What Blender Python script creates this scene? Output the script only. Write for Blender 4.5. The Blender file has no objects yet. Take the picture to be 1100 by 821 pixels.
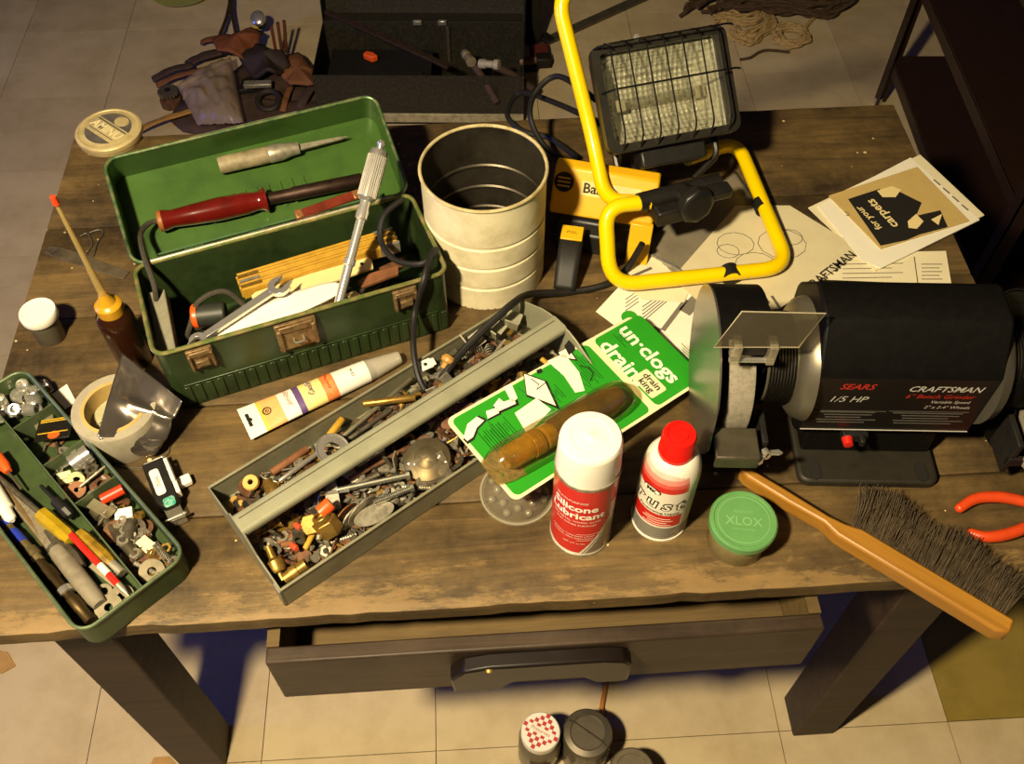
import bpy, math, random
from mathutils import Vector, Matrix, noise

sc = bpy.context.scene
C = sc.collection
R = math.radians
rnd = random.Random(7)

# ------------------------------------------------------------------ camera, light, exposure
FPX, CXP, CYP, CAMH = 1049.0, 550.0, 410.5, 1.67
SP, CP = math.sin(R(54)), math.cos(R(54))
cam_d = bpy.data.cameras.new('camera'); cam_d.sensor_fit = 'HORIZONTAL'; cam_d.sensor_width = 36
cam_d.lens = FPX / 1100 * 36; cam_d.clip_start = .02; cam_d.clip_end = 50
cam = bpy.data.objects.new('camera', cam_d); C.objects.link(cam)
cam.location = (0, 0, CAMH); cam.rotation_euler = (R(36), 0, 0)
sc.camera = cam

world = bpy.data.worlds.new('world'); sc.world = world; world.use_nodes = True
wb = world.node_tree.nodes['Background']
wb.inputs[0].default_value = (.30, .34, .60, 1); wb.inputs[1].default_value = .016

ld = bpy.data.lights.new('work_bulb', 'SPOT'); ld.energy = 245; ld.color = (1, .81, .50)
ld.spot_size = R(128); ld.spot_blend = 1.0; ld.shadow_soft_size = .055
lo = bpy.data.objects.new('work_bulb', ld); C.objects.link(lo)
LPOS, LAIM = Vector((-.52, -.12, 2.1)), Vector((-.22, .48, .75))
lo.location = LPOS
lo.rotation_euler = (LAIM - LPOS).to_track_quat('-Z', 'Y').to_euler()

gd_ = bpy.data.lights.new('ceiling_fill', 'POINT'); gd_.energy = 11; gd_.color = (1, .81, .50); gd_.shadow_soft_size = .06   # added fill: brightens the ceiling that the metals reflect
go_ = bpy.data.objects.new('ceiling_fill', gd_); C.objects.link(go_); go_.location = LPOS + Vector((0, 0, .04))

wd = bpy.data.lights.new('daylight_fill', 'AREA'); wd.energy = 22; wd.color = (.08, .15, 1); wd.shape = 'RECTANGLE'; wd.size = 1.0; wd.size_y = .6
wo = bpy.data.objects.new('daylight_fill', wd); C.objects.link(wo); wo.location = (-2.9, .5, 1.15)      # blue daylight added to tint the shadows; no window is built
wo.rotation_euler = (Vector((0, .6, .1)) - wo.location).to_track_quat('-Z', 'Z').to_euler()

sc.view_settings.view_transform = 'Standard'; sc.view_settings.look = 'None'
sc.view_settings.exposure = 0; sc.view_settings.gamma = 1; sc.view_settings.use_curve_mapping = False

# ------------------------------------------------------------------ measuring helpers
T = .75                                                     # height of the bench top
def U(px, py, z):                                           # where the sight line of a photo pixel meets height z
    u = (px - CXP) / FPX; v = (py - CYP) / FPX
    t = (CAMH - z) / (SP + v * CP)
    return Vector((u * t, (CP - v * SP) * t, z))
def UY(px, py, y):                                          # ... or the upright plane at distance y
    u = (px - CXP) / FPX; v = (py - CYP) / FPX
    t = y / (CP - v * SP)
    return Vector((u * t, y, CAMH - (SP + v * CP) * t))
def frame(o, x, up=(0, 0, 1)):
    x = Vector(x).normalized(); y = Vector(up).cross(x)
    if y.length < 1e-5: y = Vector((0, 1, 0)).cross(x)
    y.normalize(); z = x.cross(y)
    m = Matrix((x, y, z)).transposed().to_4x4(); m.translation = Vector(o)
    return m
def along(p0, z0, p1, z1, up=(0, 0, 1)):                    # frame whose x runs from one measured point to another
    a, b = U(*p0, z0), U(*p1, z1)
    return frame(a, b - a, up), (b - a).length
def TR(x, y, z, rz=0, rx=0, ry=0):
    return Matrix.Translation((x, y, z)) @ Matrix.Rotation(rz, 4, 'Z') @ Matrix.Rotation(ry, 4, 'Y') @ Matrix.Rotation(rx, 4, 'X')
AX = Matrix.Rotation(R(90), 4, 'Y')                         # z axis onto x axis

# ------------------------------------------------------------------ materials
def lin(h):
    h = h.lstrip('#'); c = [int(h[i:i + 2], 16) / 255 for i in (0, 2, 4)]
    return tuple(v / 12.92 if v <= .04045 else ((v + .055) / 1.055) ** 2.4 for v in c)
MATS = {}
def mat(name, col, rough=.5, metal=0., dirt=.25, dscale=40., dcol=None, bump=0., bscale=200., spec=.5, trans=0., coat=0., stretch=None, ior=1.45, alpha=1.):
    if name in MATS: return MATS[name]
    m = bpy.data.materials.new(name); m.use_nodes = True; nt = m.node_tree; N = nt.nodes; L = nt.links
    b = N['Principled BSDF']
    c = lin(col) if isinstance(col, str) else col
    d = lin(dcol) if isinstance(dcol, str) else (dcol or tuple(v * .35 for v in c))
    b.inputs['Roughness'].default_value = rough; b.inputs['Metallic'].default_value = metal
    b.inputs['Specular IOR Level'].default_value = spec; b.inputs['Coat Weight'].default_value = coat
    b.inputs['Transmission Weight'].default_value = trans; b.inputs['IOR'].default_value = ior
    b.inputs['Alpha'].default_value = alpha
    if dirt > 0 or bump > 0:
        tc = N.new('ShaderNodeTexCoord'); vec = tc.outputs['Object']
        if stretch:
            mp = N.new('ShaderNodeMapping'); mp.inputs['Scale'].default_value = stretch
            L.new(vec, mp.inputs[0]); vec = mp.outputs[0]
    if dirt > 0:
        n = N.new('ShaderNodeTexNoise'); n.inputs['Scale'].default_value = dscale; n.inputs['Detail'].default_value = 6
        n.inputs['Roughness'].default_value = .65
        r = N.new('ShaderNodeMapRange'); r.inputs[1].default_value = .42; r.inputs[2].default_value = .72
        r.inputs[3].default_value = 0; r.inputs[4].default_value = dirt * 1.6
        mx = N.new('ShaderNodeMix'); mx.data_type = 'RGBA'
        mx.inputs[6].default_value = (*c, 1); mx.inputs[7].default_value = (*d, 1)
        L.new(vec, n.inputs['Vector']); L.new(n.outputs['Fac'], r.inputs[0]); L.new(r.outputs[0], mx.inputs[0])
        L.new(mx.outputs[2], b.inputs['Base Color'])
    else:
        b.inputs['Base Color'].default_value = (*c, 1)
    if bump > 0:
        n2 = N.new('ShaderNodeTexNoise'); n2.inputs['Scale'].default_value = bscale; n2.inputs['Detail'].default_value = 4
        bp = N.new('ShaderNodeBump'); bp.inputs['Strength'].default_value = bump; bp.inputs['Distance'].default_value = .002
        L.new(vec, n2.inputs['Vector']); L.new(n2.outputs['Fac'], bp.inputs['Height']); L.new(bp.outputs[0], b.inputs['Normal'])
    MATS[name] = m
    return m
def clear(name, col, opacity=.12, rough=.06):               # thin see-through plastic: mostly passes light, shines at grazing angles
    if name in MATS: return MATS[name]
    m = bpy.data.materials.new(name); m.use_nodes = True; nt = m.node_tree; N = nt.nodes; L = nt.links
    N.remove(N['Principled BSDF']); out = N['Material Output']
    t = N.new('ShaderNodeBsdfTransparent'); g = N.new('ShaderNodeBsdfGlossy'); d = N.new('ShaderNodeBsdfDiffuse')
    c = lin(col)
    t.inputs[0].default_value = (*[.4 + .6 * v for v in c], 1); g.inputs['Roughness'].default_value = rough; d.inputs[0].default_value = (*c, 1)
    lw = N.new('ShaderNodeLayerWeight'); lw.inputs[0].default_value = .5
    pw = N.new('ShaderNodeMath'); pw.operation = 'POWER'; pw.inputs[1].default_value = 4; L.new(lw.outputs['Facing'], pw.inputs[0])
    f = N.new('ShaderNodeMath'); f.operation = 'MULTIPLY_ADD'; f.inputs[1].default_value = .55; f.inputs[2].default_value = .035; L.new(pw.outputs[0], f.inputs[0])
    a = N.new('ShaderNodeMixShader'); a.inputs[0].default_value = opacity
    bb = N.new('ShaderNodeMixShader')
    L.new(t.outputs[0], a.inputs[1]); L.new(d.outputs[0], a.inputs[2])
    L.new(f.outputs[0], bb.inputs[0]); L.new(a.outputs[0], bb.inputs[1]); L.new(g.outputs[0], bb.inputs[2])
    L.new(bb.outputs[0], out.inputs[0]); MATS[name] = m
    return m
def wood(name, light, dark, sx=3., sy=55., rough=.65, stain=None, stain_amt=.0, stain_scale=4., speck=None, bump=.25, mid=(.35, .7), wear=None):
    if name in MATS: return MATS[name]
    m = bpy.data.materials.new(name); m.use_nodes = True; nt = m.node_tree; N = nt.nodes; L = nt.links
    b = N['Principled BSDF']; b.inputs['Roughness'].default_value = rough; b.inputs['Specular IOR Level'].default_value = .35
    tc = N.new('ShaderNodeTexCoord'); mp = N.new('ShaderNodeMapping'); mp.inputs['Scale'].default_value = (sx, sy, sy)
    L.new(tc.outputs['Object'], mp.inputs[0])
    n = N.new('ShaderNodeTexNoise'); n.inputs['Scale'].default_value = 1.; n.inputs['Detail'].default_value = 8; n.inputs['Roughness'].default_value = .7
    n.inputs['Distortion'].default_value = .6
    L.new(mp.outputs[0], n.inputs['Vector'])
    r = N.new('ShaderNodeMapRange'); r.inputs[1].default_value, r.inputs[2].default_value = mid
    L.new(n.outputs['Fac'], r.inputs[0])
    mx = N.new('ShaderNodeMix'); mx.data_type = 'RGBA'; mx.inputs[6].default_value = (*lin(light), 1); mx.inputs[7].default_value = (*lin(dark), 1)
    L.new(r.outputs[0], mx.inputs[0]); col = mx.outputs[2]
    if stain:
        n3 = N.new('ShaderNodeTexNoise'); n3.inputs['Scale'].default_value = stain_scale; n3.inputs['Detail'].default_value = 12; n3.inputs['Roughness'].default_value = .74
        L.new(tc.outputs['Object'], n3.inputs['Vector'])
        r3 = N.new('ShaderNodeMapRange'); r3.inputs[1].default_value = .40; r3.inputs[2].default_value = .62; r3.inputs[4].default_value = stain_amt
        L.new(n3.outputs['Fac'], r3.inputs[0])
        m3 = N.new('ShaderNodeMix'); m3.data_type = 'RGBA'; m3.inputs[7].default_value = (*lin(stain), 1)
        L.new(r3.outputs[0], m3.inputs[0]); L.new(col, m3.inputs[6]); col = m3.outputs[2]
    if speck:
        v = N.new('ShaderNodeTexVoronoi'); v.inputs['Scale'].default_value = 55
        L.new(tc.outputs['Object'], v.inputs['Vector'])
        n4 = N.new('ShaderNodeTexNoise'); n4.inputs['Scale'].default_value = 9
        L.new(tc.outputs['Object'], n4.inputs['Vector'])
        lt = N.new('ShaderNodeMapRange'); lt.inputs[1].default_value = .50; lt.inputs[2].default_value = .75; lt.inputs[4].default_value = .16
        L.new(n4.outputs['Fac'], lt.inputs[0])
        c4 = N.new('ShaderNodeMath'); c4.operation = 'LESS_THAN'; L.new(v.outputs['Distance'], c4.inputs[0]); L.new(lt.outputs[0], c4.inputs[1])
        m4 = N.new('ShaderNodeMix'); m4.data_type = 'RGBA'; m4.inputs[7].default_value = (*lin(speck), 1)
        L.new(c4.outputs[0], m4.inputs[0]); L.new(col, m4.inputs[6]); col = m4.outputs[2]
    if wear:
        sx_ = N.new('ShaderNodeSeparateXYZ'); L.new(tc.outputs['Object'], sx_.inputs[0])
        ry = N.new('ShaderNodeMapRange'); ry.inputs[1].default_value = .10; ry.inputs[2].default_value = .0; ry.inputs[4].default_value = .30
        L.new(sx_.outputs['Y'], ry.inputs[0])
        n5 = N.new('ShaderNodeTexNoise'); n5.inputs['Scale'].default_value = 1.0; n5.inputs['Detail'].default_value = 8; n5.inputs['Roughness'].default_value = .75
        mp5 = N.new('ShaderNodeMapping'); mp5.inputs['Scale'].default_value = (9, 30, 30); L.new(tc.outputs['Object'], mp5.inputs[0]); L.new(mp5.outputs[0], n5.inputs['Vector'])
        ad = N.new('ShaderNodeMath'); ad.operation = 'ADD'; L.new(n5.outputs['Fac'], ad.inputs[0]); L.new(ry.outputs[0], ad.inputs[1])
        r5 = N.new('ShaderNodeMapRange'); r5.inputs[1].default_value = .72; r5.inputs[2].default_value = .80; r5.inputs[4].default_value = .42
        zm = N.new('ShaderNodeMath'); zm.operation = 'GREATER_THAN'; zm.inputs[1].default_value = .7455; L.new(sx_.outputs['Z'], zm.inputs[0])
        zk = N.new('ShaderNodeMath'); zk.operation = 'MULTIPLY'; L.new(zm.outputs[0], zk.inputs[0]); L.new(r5.outputs[0], zk.inputs[1])
        L.new(ad.outputs[0], r5.inputs[0])
        m5 = N.new('ShaderNodeMix'); m5.data_type = 'RGBA'; m5.inputs[7].default_value = (*lin(wear), 1)
        L.new(zk.outputs[0], m5.inputs[0]); L.new(col, m5.inputs[6]); col = m5.outputs[2]
    L.new(col, b.inputs['Base Color'])
    bp = N.new('ShaderNodeBump'); bp.inputs['Strength'].default_value = bump; bp.inputs['Distance'].default_value = .003
    L.new(n.outputs['Fac'], bp.inputs['Height']); L.new(bp.outputs[0], b.inputs['Normal'])
    MATS[name] = m
    return m

# ------------------------------------------------------------------ mesh building
def I4(): return Matrix.Identity(4)
class MB:
    def __init__(s): s.v = []; s.f = []; s.mi = []; s.m = 0; s.M = I4()
    def geo(s, vs, fs, M=None):
        M = s.M @ M if M is not None else s.M
        k = len(s.v)
        s.v += [tuple(M @ Vector(p)) for p in vs]
        s.f += [tuple(i + k for i in f) for f in fs]; s.mi += [s.m] * len(fs)
        return s
    def box(s, cx, cy, cz, sx, sy, sz, M=None):
        a, b, c = sx / 2, sy / 2, sz / 2
        vs = [(cx + i * a, cy + j * b, cz + k * c) for k in (-1, 1) for j in (-1, 1) for i in (-1, 1)]
        return s.geo(vs, [(0, 2, 3, 1), (4, 5, 7, 6), (0, 1, 5, 4), (2, 6, 7, 3), (0, 4, 6, 2), (1, 3, 7, 5)], M)
    def lathe(s, prof, n=28, M=None, arc=None, cap=False):   # prof: (radius, z) pairs, turned about z
        vs, fs, rings = [], [], []
        full = arc is None
        a0, a1 = (0, 2 * math.pi) if full else arc
        cnt = n if full else n + 1
        for r, z in prof:
            if abs(r) < 1e-7: rings.append([len(vs)]); vs.append((0, 0, z))
            else:
                rings.append(list(range(len(vs), len(vs) + cnt)))
                for i in range(cnt):
                    a = a0 + (a1 - a0) * i / n
                    vs.append((r * math.cos(a), r * math.sin(a), z))
        for A, B in zip(rings, rings[1:]):
            if len(A) == 1 and len(B) == 1: continue
            for i in range(n):
                j = (i + 1) % cnt if full else i + 1
                if len(A) == 1: fs.append((A[0], B[j], B[i]))
                elif len(B) == 1: fs.append((A[i], A[j], B[0]))
                else: fs.append((A[i], A[j], B[j], B[i]))
        return s.geo(vs, fs, M)
    def cyl(s, r, z0, z1, n=20, M=None, r2=None):
        r2 = r if r2 is None else r2
        return s.lathe([(0, z0), (r, z0), (r2, z1), (0, z1)], n, M)
    def ring(s, r0, r1, z0, z1, n=28, M=None):
        return s.lathe([(r0, z0), (r1, z0), (r1, z1), (r0, z1), (r0, z0)], n, M)
    def tube(s, pts, r, n=10, closed=False, M=None):
        pts = [Vector(p) for p in pts]; N = len(pts)
        rs = r if isinstance(r, (list, tuple)) else [r] * N
        vs, fs = [], []
        nrm = None
        for i, p in enumerate(pts):
            if closed: t = (pts[(i + 1) % N] - pts[i - 1])
            else: t = pts[min(i + 1, N - 1)] - pts[max(i - 1, 0)]
            if t.length < 1e-9: t = Vector((0, 0, 1))
            t.normalize()
            if nrm is None:
                nrm = t.orthogonal().normalized()
            else:
                nrm = nrm - t * nrm.dot(t)
                nrm = nrm.normalized() if nrm.length > 1e-6 else t.orthogonal().normalized()
            bi = t.cross(nrm)
            for k in range(n):
                a = 2 * math.pi * k / n
                vs.append(tuple(p + (nrm * math.cos(a) + bi * math.sin(a)) * rs[i]))
        for i in range(N if closed else N - 1):
            j = (i + 1) % N
            for k in range(n):
                l = (k + 1) % n
                fs.append((i * n + k, i * n + l, j * n + l, j * n + k))
        if not closed:
            fs.append(tuple(reversed(range(n)))); fs.append(tuple(range((N - 1) * n, N * n)))
        return s.geo(vs, fs, M)
    def prism(s, poly, z0, z1, M=None):
        n = len(poly)
        ar = sum(poly[i][0] * poly[(i + 1) % n][1] - poly[(i + 1) % n][0] * poly[i][1] for i in range(n))
        if ar < 0: poly = list(reversed(poly))
        vs = [(x, y, z0) for x, y in poly] + [(x, y, z1) for x, y in poly]
        fs = [tuple(reversed(range(n))), tuple(range(n, 2 * n))]
        for i in range(n):
            j = (i + 1) % n
            fs.append((i, j, n + j, n + i))
        return s.geo(vs, fs, M)
    def wall(s, path, h0, h1, t, closed=True, M=None):       # upright band of thickness t following a 2-D path
        n = len(path); out = []
        P = [Vector((p[0], p[1], 0)) for p in path]
        for i in range(n):
            a = P[i] - P[i - 1] if (closed or i > 0) else P[1] - P[0]
            b = P[(i + 1) % n] - P[i] if (closed or i < n - 1) else P[-1] - P[-2]
            a.normalize(); b.normalize()
            na, nb = Vector((a.y, -a.x, 0)), Vector((b.y, -b.x, 0))
            k = (na + nb); k = k / max(.3, k.length_squared) * 2
            out.append(P[i] - k * t)
        vs = []
        for q in (P, out):
            for h in (h0, h1): vs += [(p.x, p.y, h) for p in q]
        fs = []
        for i in range(n if closed else n - 1):
            j = (i + 1) % n
            A, B, E, F = 0, n, 2 * n, 3 * n
            fs += [(A + i, A + j, B + j, B + i), (E + j, E + i, F + i, F + j), (B + i, B + j, F + j, F + i), (A + j, A + i, E + i, E + j)]
        if not closed:
            for i in (0, n - 1): fs.append((i, n + i, 3 * n + i, 2 * n + i))
        return s.geo(vs, fs, M)
    def sheet(s, fn, nu, nv, M=None, both=None):             # fn(u, v) -> point, u, v in 0..1
        vs = [tuple(fn(i / nu, j / nv)) for j in range(nv + 1) for i in range(nu + 1)]
        fs = [(j * (nu + 1) + i, j * (nu + 1) + i + 1, (j + 1) * (nu + 1) + i + 1, (j + 1) * (nu + 1) + i) for j in range(nv) for i in range(nu)]
        return s.geo(vs, fs, M)
    def ball(s, r, M=None, n=14, sz=1.):
        m = max(4, n // 2)
        return s.lathe([(r * math.sin(math.pi * i / m), -r * sz * math.cos(math.pi * i / m)) for i in range(m + 1)], n, M)
    def mesh(s, name, mats, smooth=.6):
        me = bpy.data.meshes.new(name); me.from_pydata(s.v, [], s.f); me.update()
        for m in (mats if isinstance(mats, (list, tuple)) else [mats]): me.materials.append(m)
        for i, p in enumerate(me.polygons): p.material_index = s.mi[i]
        if smooth:
            for p in me.polygons: p.use_smooth = True
            me.set_sharp_from_angle(angle=smooth)
        return me
def props(o, label=None, cat=None, group=None, kind=None):
    if label: o['label'] = label
    if cat: o['category'] = cat
    if group: o['group'] = group
    if kind: o['kind'] = kind
    return o
def put(name, mb, mats, parent=None, M=None, bevel=0, thick=0, smooth=.6, label=None, cat=None, group=None, kind=None, sub=0):
    o = bpy.data.objects.new(name, mb if isinstance(mb, bpy.types.Mesh) else mb.mesh(name, mats, smooth)); C.objects.link(o)
    if parent: o.parent = parent
    if M is not None: o.matrix_local = M
    if sub: q = o.modifiers.new('sub', 'SUBSURF'); q.levels = q.render_levels = sub
    if thick: q = o.modifiers.new('solid', 'SOLIDIFY'); q.thickness = thick; q.offset = 0
    if bevel:
        q = o.modifiers.new('bevel', 'BEVEL'); q.width = bevel; q.segments = 2; q.limit_method = 'ANGLE'; q.angle_limit = R(35)
    return props(o, label, cat, group, kind)
def thing(name, label, cat, M=None, group=None):
    o = bpy.data.objects.new(name, None); C.objects.link(o); o.empty_display_size = .02
    if M is not None: o.matrix_world = M
    return props(o, label, cat, group)
def rrect(w, d, r, n=5, cx=0, cy=0):
    p = []
    for sx, sy, a0 in ((1, 1, 0), (-1, 1, 90), (-1, -1, 180), (1, -1, 270)):
        for i in range(n + 1):
            a = R(a0 + 90 * i / n)
            p.append((cx + sx * (w / 2 - r) + r * math.cos(a), cy + sy * (d / 2 - r) + r * math.sin(a)))
    return p
def smooth_path(pts, k=8, closed=False):                     # Catmull-Rom through the points
    P = [Vector(p) for p in pts]; n = len(P); out = []
    for i in range(n if closed else n - 1):
        if closed: p0, p1, p2, p3 = P[i - 1], P[i], P[(i + 1) % n], P[(i + 2) % n]
        else: p0, p1, p2, p3 = P[max(i - 1, 0)], P[i], P[i + 1], P[min(i + 2, n - 1)]
        for j in range(k):
            t = j / k
            out.append(.5 * ((2 * p1) + (p2 - p0) * t + (2 * p0 - 5 * p1 + 4 * p2 - p3) * t * t + (3 * p1 - p0 - 3 * p2 + p3) * t ** 3))
    if not closed: out.append(P[-1])
    return out
def fillet(pts, r, n=6, closed=False):                       # straight runs with rounded corners
    P = [Vector(p) for p in pts]; N = len(P); out = []
    for i in range(N):
        if not closed and i in (0, N - 1): out.append(P[i]); continue
        a, b = P[i - 1] - P[i], P[(i + 1) % N] - P[i]
        q = min(r, a.length * .48, b.length * .48); a = a.normalized() * q; b = b.normalized() * q
        for j in range(n + 1):
            t = j / n
            out.append(P[i] + a * (1 - t) ** 2 + b * t * t)
    return out
TXT = {}
def text_geo(s, size=1., bold=0., shear=0., align='CENTER', space=1.):
    k = (s, bold, shear, align, space)
    if k not in TXT:
        cu = bpy.data.curves.new('t', 'FONT'); cu.body = s; cu.size = 1; cu.align_x = align; cu.align_y = 'CENTER'
        cu.offset = bold; cu.shear = shear; cu.resolution_u = 2; cu.space_character = space
        o = bpy.data.objects.new('t', cu); C.objects.link(o)
        dg = bpy.context.evaluated_depsgraph_get(); me = bpy.data.meshes.new_from_object(o.evaluated_get(dg))
        TXT[k] = ([tuple(v.co) for v in me.vertices], [tuple(p.vertices) for p in me.polygons])
        bpy.data.objects.remove(o); bpy.data.meshes.remove(me); bpy.data.curves.remove(cu)
    vs, fs = TXT[k]
    return [(x * size, y * size, z) for x, y, z in vs], fs
def text(mb, s, size, M=None, fn=None, **kw):
    vs, fs = text_geo(s, size, **kw)
    if fn: vs = [fn(x, y) for x, y, z in vs]
    return mb.geo(vs, fs, M)
# ------------------------------------------------------------------ common materials
wood_bench = wood('bench_wood', '#765f38', '#3c301c', 4, 50, .6, '#20180e', .85, 5.5, '#c8b080', .3, (.32, .74), '#9a7c4c')
wood_dark = wood('dark_stained_wood', '#3a2b20', '#1d1511', 3, 40, .6)
wood_drawer = wood('drawer_wood', '#3c2e20', '#221913', 3, 50, .5, '#54473a', .35, 9)
wood_raw = wood('raw_drawer_wood', '#6a5632', '#45361e', 3, 30, .7)
m_floor = [mat('floor_tile_%d' % i, c, .45, 0, .28, 9, d, .05, 60) for i, (c, d) in enumerate((('#c2b08c', '#8f7a55'), ('#bba986', '#89744c'), ('#c6b593', '#947f5a')))]
m_floor.append(mat('floor_tile_olive', '#8e7a38', .45, 0, .3, 9, '#5c4d1e'))
m_grout = mat('floor_seam', '#85755a', .8)
chrome = mat('chrome', '#dcd9d0', .2, .82, .12, 90, '#8a867c')
steel = mat('steel', '#a8a290', .42, .6, .4, 120, '#57503f')
dsteel = mat('dark_steel', '#5a5447', .5, .45, .5, 90, '#2c231a')
rust = mat('rusty_steel', '#6e4a30', .7, .35, .6, 120, '#2e1e14')
iron = mat('black_iron', '#24221f', .6, .4, .4, 80, '#0e0d0c')
brass = mat('brass', '#a58440', .38, .7, .4, 110, '#5a4521')
green_p = mat('green_paint', '#2d3d20', .34, .15, .5, 26, '#1a2514', .05, 90)
green_in = mat('green_paint_inside', '#3d5c24', .36, .1, .4, 22, '#26401c')
green_tray = mat('green_tray_paint', '#3c4c2a', .42, .15, .45, 30, '#28341e')
rustlatch = mat('rusty_latch', '#8a7452', .42, .5, .6, 130, '#55391f')
cream = mat('cream_enamel', '#d8cfae', .42, 0, .3, 34, '#9a8b62')
tinin = mat('tin_inside', '#5d574b', .42, .8, .5, 24, '#332c22')
white_pl = mat('white_plastic', '#e4e0d2', .38, 0, .04, 30)
red_pl = mat('red_plastic', '#c02418', .32, 0, .08, 60)
orange_pl = mat('orange_plastic', '#e2571c', .38, 0, .12, 60)
black_pl = mat('black_plastic', '#171615', .42, 0, .25, 60, '#2b2823')
black_rb = mat('black_rubber', '#141312', .55, 0, .2, 60, '#262320')
yellow_p = mat('yellow_paint', '#e6c400', .28, 0, .06, 40, '#a88a08', coat=.3)
yellow_b = mat('yellow_case', '#d9a815', .36, 0, .12, 30, '#a57a10')
paper = mat('paper', '#d8cfae', .85, 0, .12, 30, '#b3a67e')
paper_w = mat('white_paper', '#dfdac8', .85, 0, .08, 30, '#bdb596')
tan_paper = mat('tan_paper', '#b89f62', .85, 0, .15, 30, '#93794a')
ink = mat('black_ink', '#171411', .7, 0, 0)
ink_grey = mat('grey_ink', '#5b564a', .8, 0, 0)
grip_red = mat('red_lacquer', '#5e120c', .18, 0, .3, 40, '#2d0806', coat=.6)
rulerwood = mat('yellow_ruler', '#b98f2c', .5, 0, .3, 60, '#7d5c18')
tray_p = mat('grey_tray_paint', '#7f7d66', .5, .1, .4, 26, '#5d5945')
bar_p = mat('grey_bar_paint', '#8f8f78', .42, .1, .3, 26, '#6c6a54')
cardgreen = mat('card_green', '#2a9420', .45, 0, .05, 30)
leather = mat('brown_leather', '#7c4f2e', .75, 0, .4, 40, '#4a2c18')
leather_d = mat('dark_leather', '#46332a', .8, 0, .4, 40, '#261a14')
rope_m = mat('rope', '#b59a66', .9, 0, .4, 160, '#6f5a34', .5, 400)
clear_pl = clear('clear_plastic', '#c9c2ac', .16)
clear_bag = clear('clear_bag', '#b8ad96', .16, .12)
grey_bag = mat('grey_foil_bag', '#8a8270', .3, .25, .4, 16, '#6a6250')

# ------------------------------------------------------------------ floor
mb = MB(); TX, TY = .2875, .2935; fa = R(3.2); FM = TR(-.413, .4405, 0, fa)
frnd = random.Random(3)
for i in range(-9, 12):
    for j in range(-5, 14):
        mb.m = 3 if (i, j) == (4, 0) else frnd.choice((0, 0, 1, 2))
        mb.box((i + .5) * TX, (j + .5) * TY, -.003, TX - .0014, TY - .0014, .006, FM)
mb.m = 4; mb.box(.2, 1.1, -.009, 6.2, 5.8, .008, FM)
put('floor', mb, m_floor + [m_grout], kind='structure', smooth=0)

mb = MB(); mb.box(0, 1.0, 2.62, 5, 5, .04); put('ceiling', mb, mat('ceiling_cream', '#b8ae96', .8, 0, .1, 4), kind='structure', smooth=0)

# ------------------------------------------------------------------ workbench
BA = R(3.7); BM = TR(-.575, .3575, 0, BA); BW, BD, BT = 1.185, .742, .025
bench = thing('workbench', 'old wooden workbench with worn dark plank top and open drawer', 'workbench', BM)
brn = random.Random(11)
mb = MB(); cuts = [0, .118, .262, .405, .56, BD]
for k, (a, b) in enumerate(zip(cuts, cuts[1:])):
    nx = 60; top, bot = [], []
    g = .0012
    rows = [a + g, a + g + .004, b - g - .004, b - g]
    if k == 0: rows = [a, a + .008, a + .05, b - g - .004, b - g]
    nr = len(rows); vs = []; fs = []
    for jj, yy in enumerate(rows):
        for i in range(nx + 1):
            x = BW * i / nx; q = Vector((x * 14, yy * 40, k * 3.1)); dz = -.0004 * abs(noise.noise(q)); y2 = yy
            if jj in (0, nr - 1): dz -= .0012 + .0012 * noise.noise(q * 2)
            if k == 0 and jj == 0:
                y2 = yy + max(0, .006 * noise.noise(Vector((x * 22, 3, 0))) + .003 * noise.noise(Vector((x * 70, 5, 0)))); dz -= .0015
            vs.append((x, y2, T + dz))
    for j in range(nr - 1):
        for i in range(nx):
            n0 = j * (nx + 1) + i; fs.append((n0, n0 + 1, n0 + nx + 2, n0 + nx + 1))
    base = len(vs)
    for jj in (0, nr - 1):
        for i in range(nx + 1): v0 = vs[jj * (nx + 1) + i]; vs.append((v0[0], v0[1], T - BT))
    for i in range(nx):
        fs.append((base + i, base + i + 1, i + 1, i))
        o2 = (nr - 1) * (nx + 1); b2 = base + nx + 1
        fs.append((o2 + i, o2 + i + 1, b2 + i + 1, b2 + i))
        fs.append((base + i + 1, base + i, b2 + i, b2 + i + 1))
    fs.append(tuple([j * (nx + 1) for j in range(nr)] + [base + nx + 1, base])); fs.append(tuple([base + nx, base + 2 * nx + 1] + [j * (nx + 1) + nx for j in reversed(range(nr))]))
    mb.geo(vs, fs)
put('tabletop', mb, wood_bench, bench, label='worn wooden plank top with dark stains')
for (u, v) in ((.04, .068), (1.05, .055), (.04, .64), (1.05, .64)):
    mb = MB(); mb.box(u + .035, v + .033, (T - BT) / 2, .07, .066, T - BT)
    put('leg', mb, wood_dark, bench, bevel=.003)
for (c, s) in (((.5925, .69, .655), (1.0, .022, .13)), ((.075, .37, .655), (.022, .56, .13)), ((1.085, .37, .655), (.022, .56, .13))):
    mb = MB(); mb.box(*c, *s); put('apron', mb, wood_dark, bench, bevel=.002)
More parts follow.
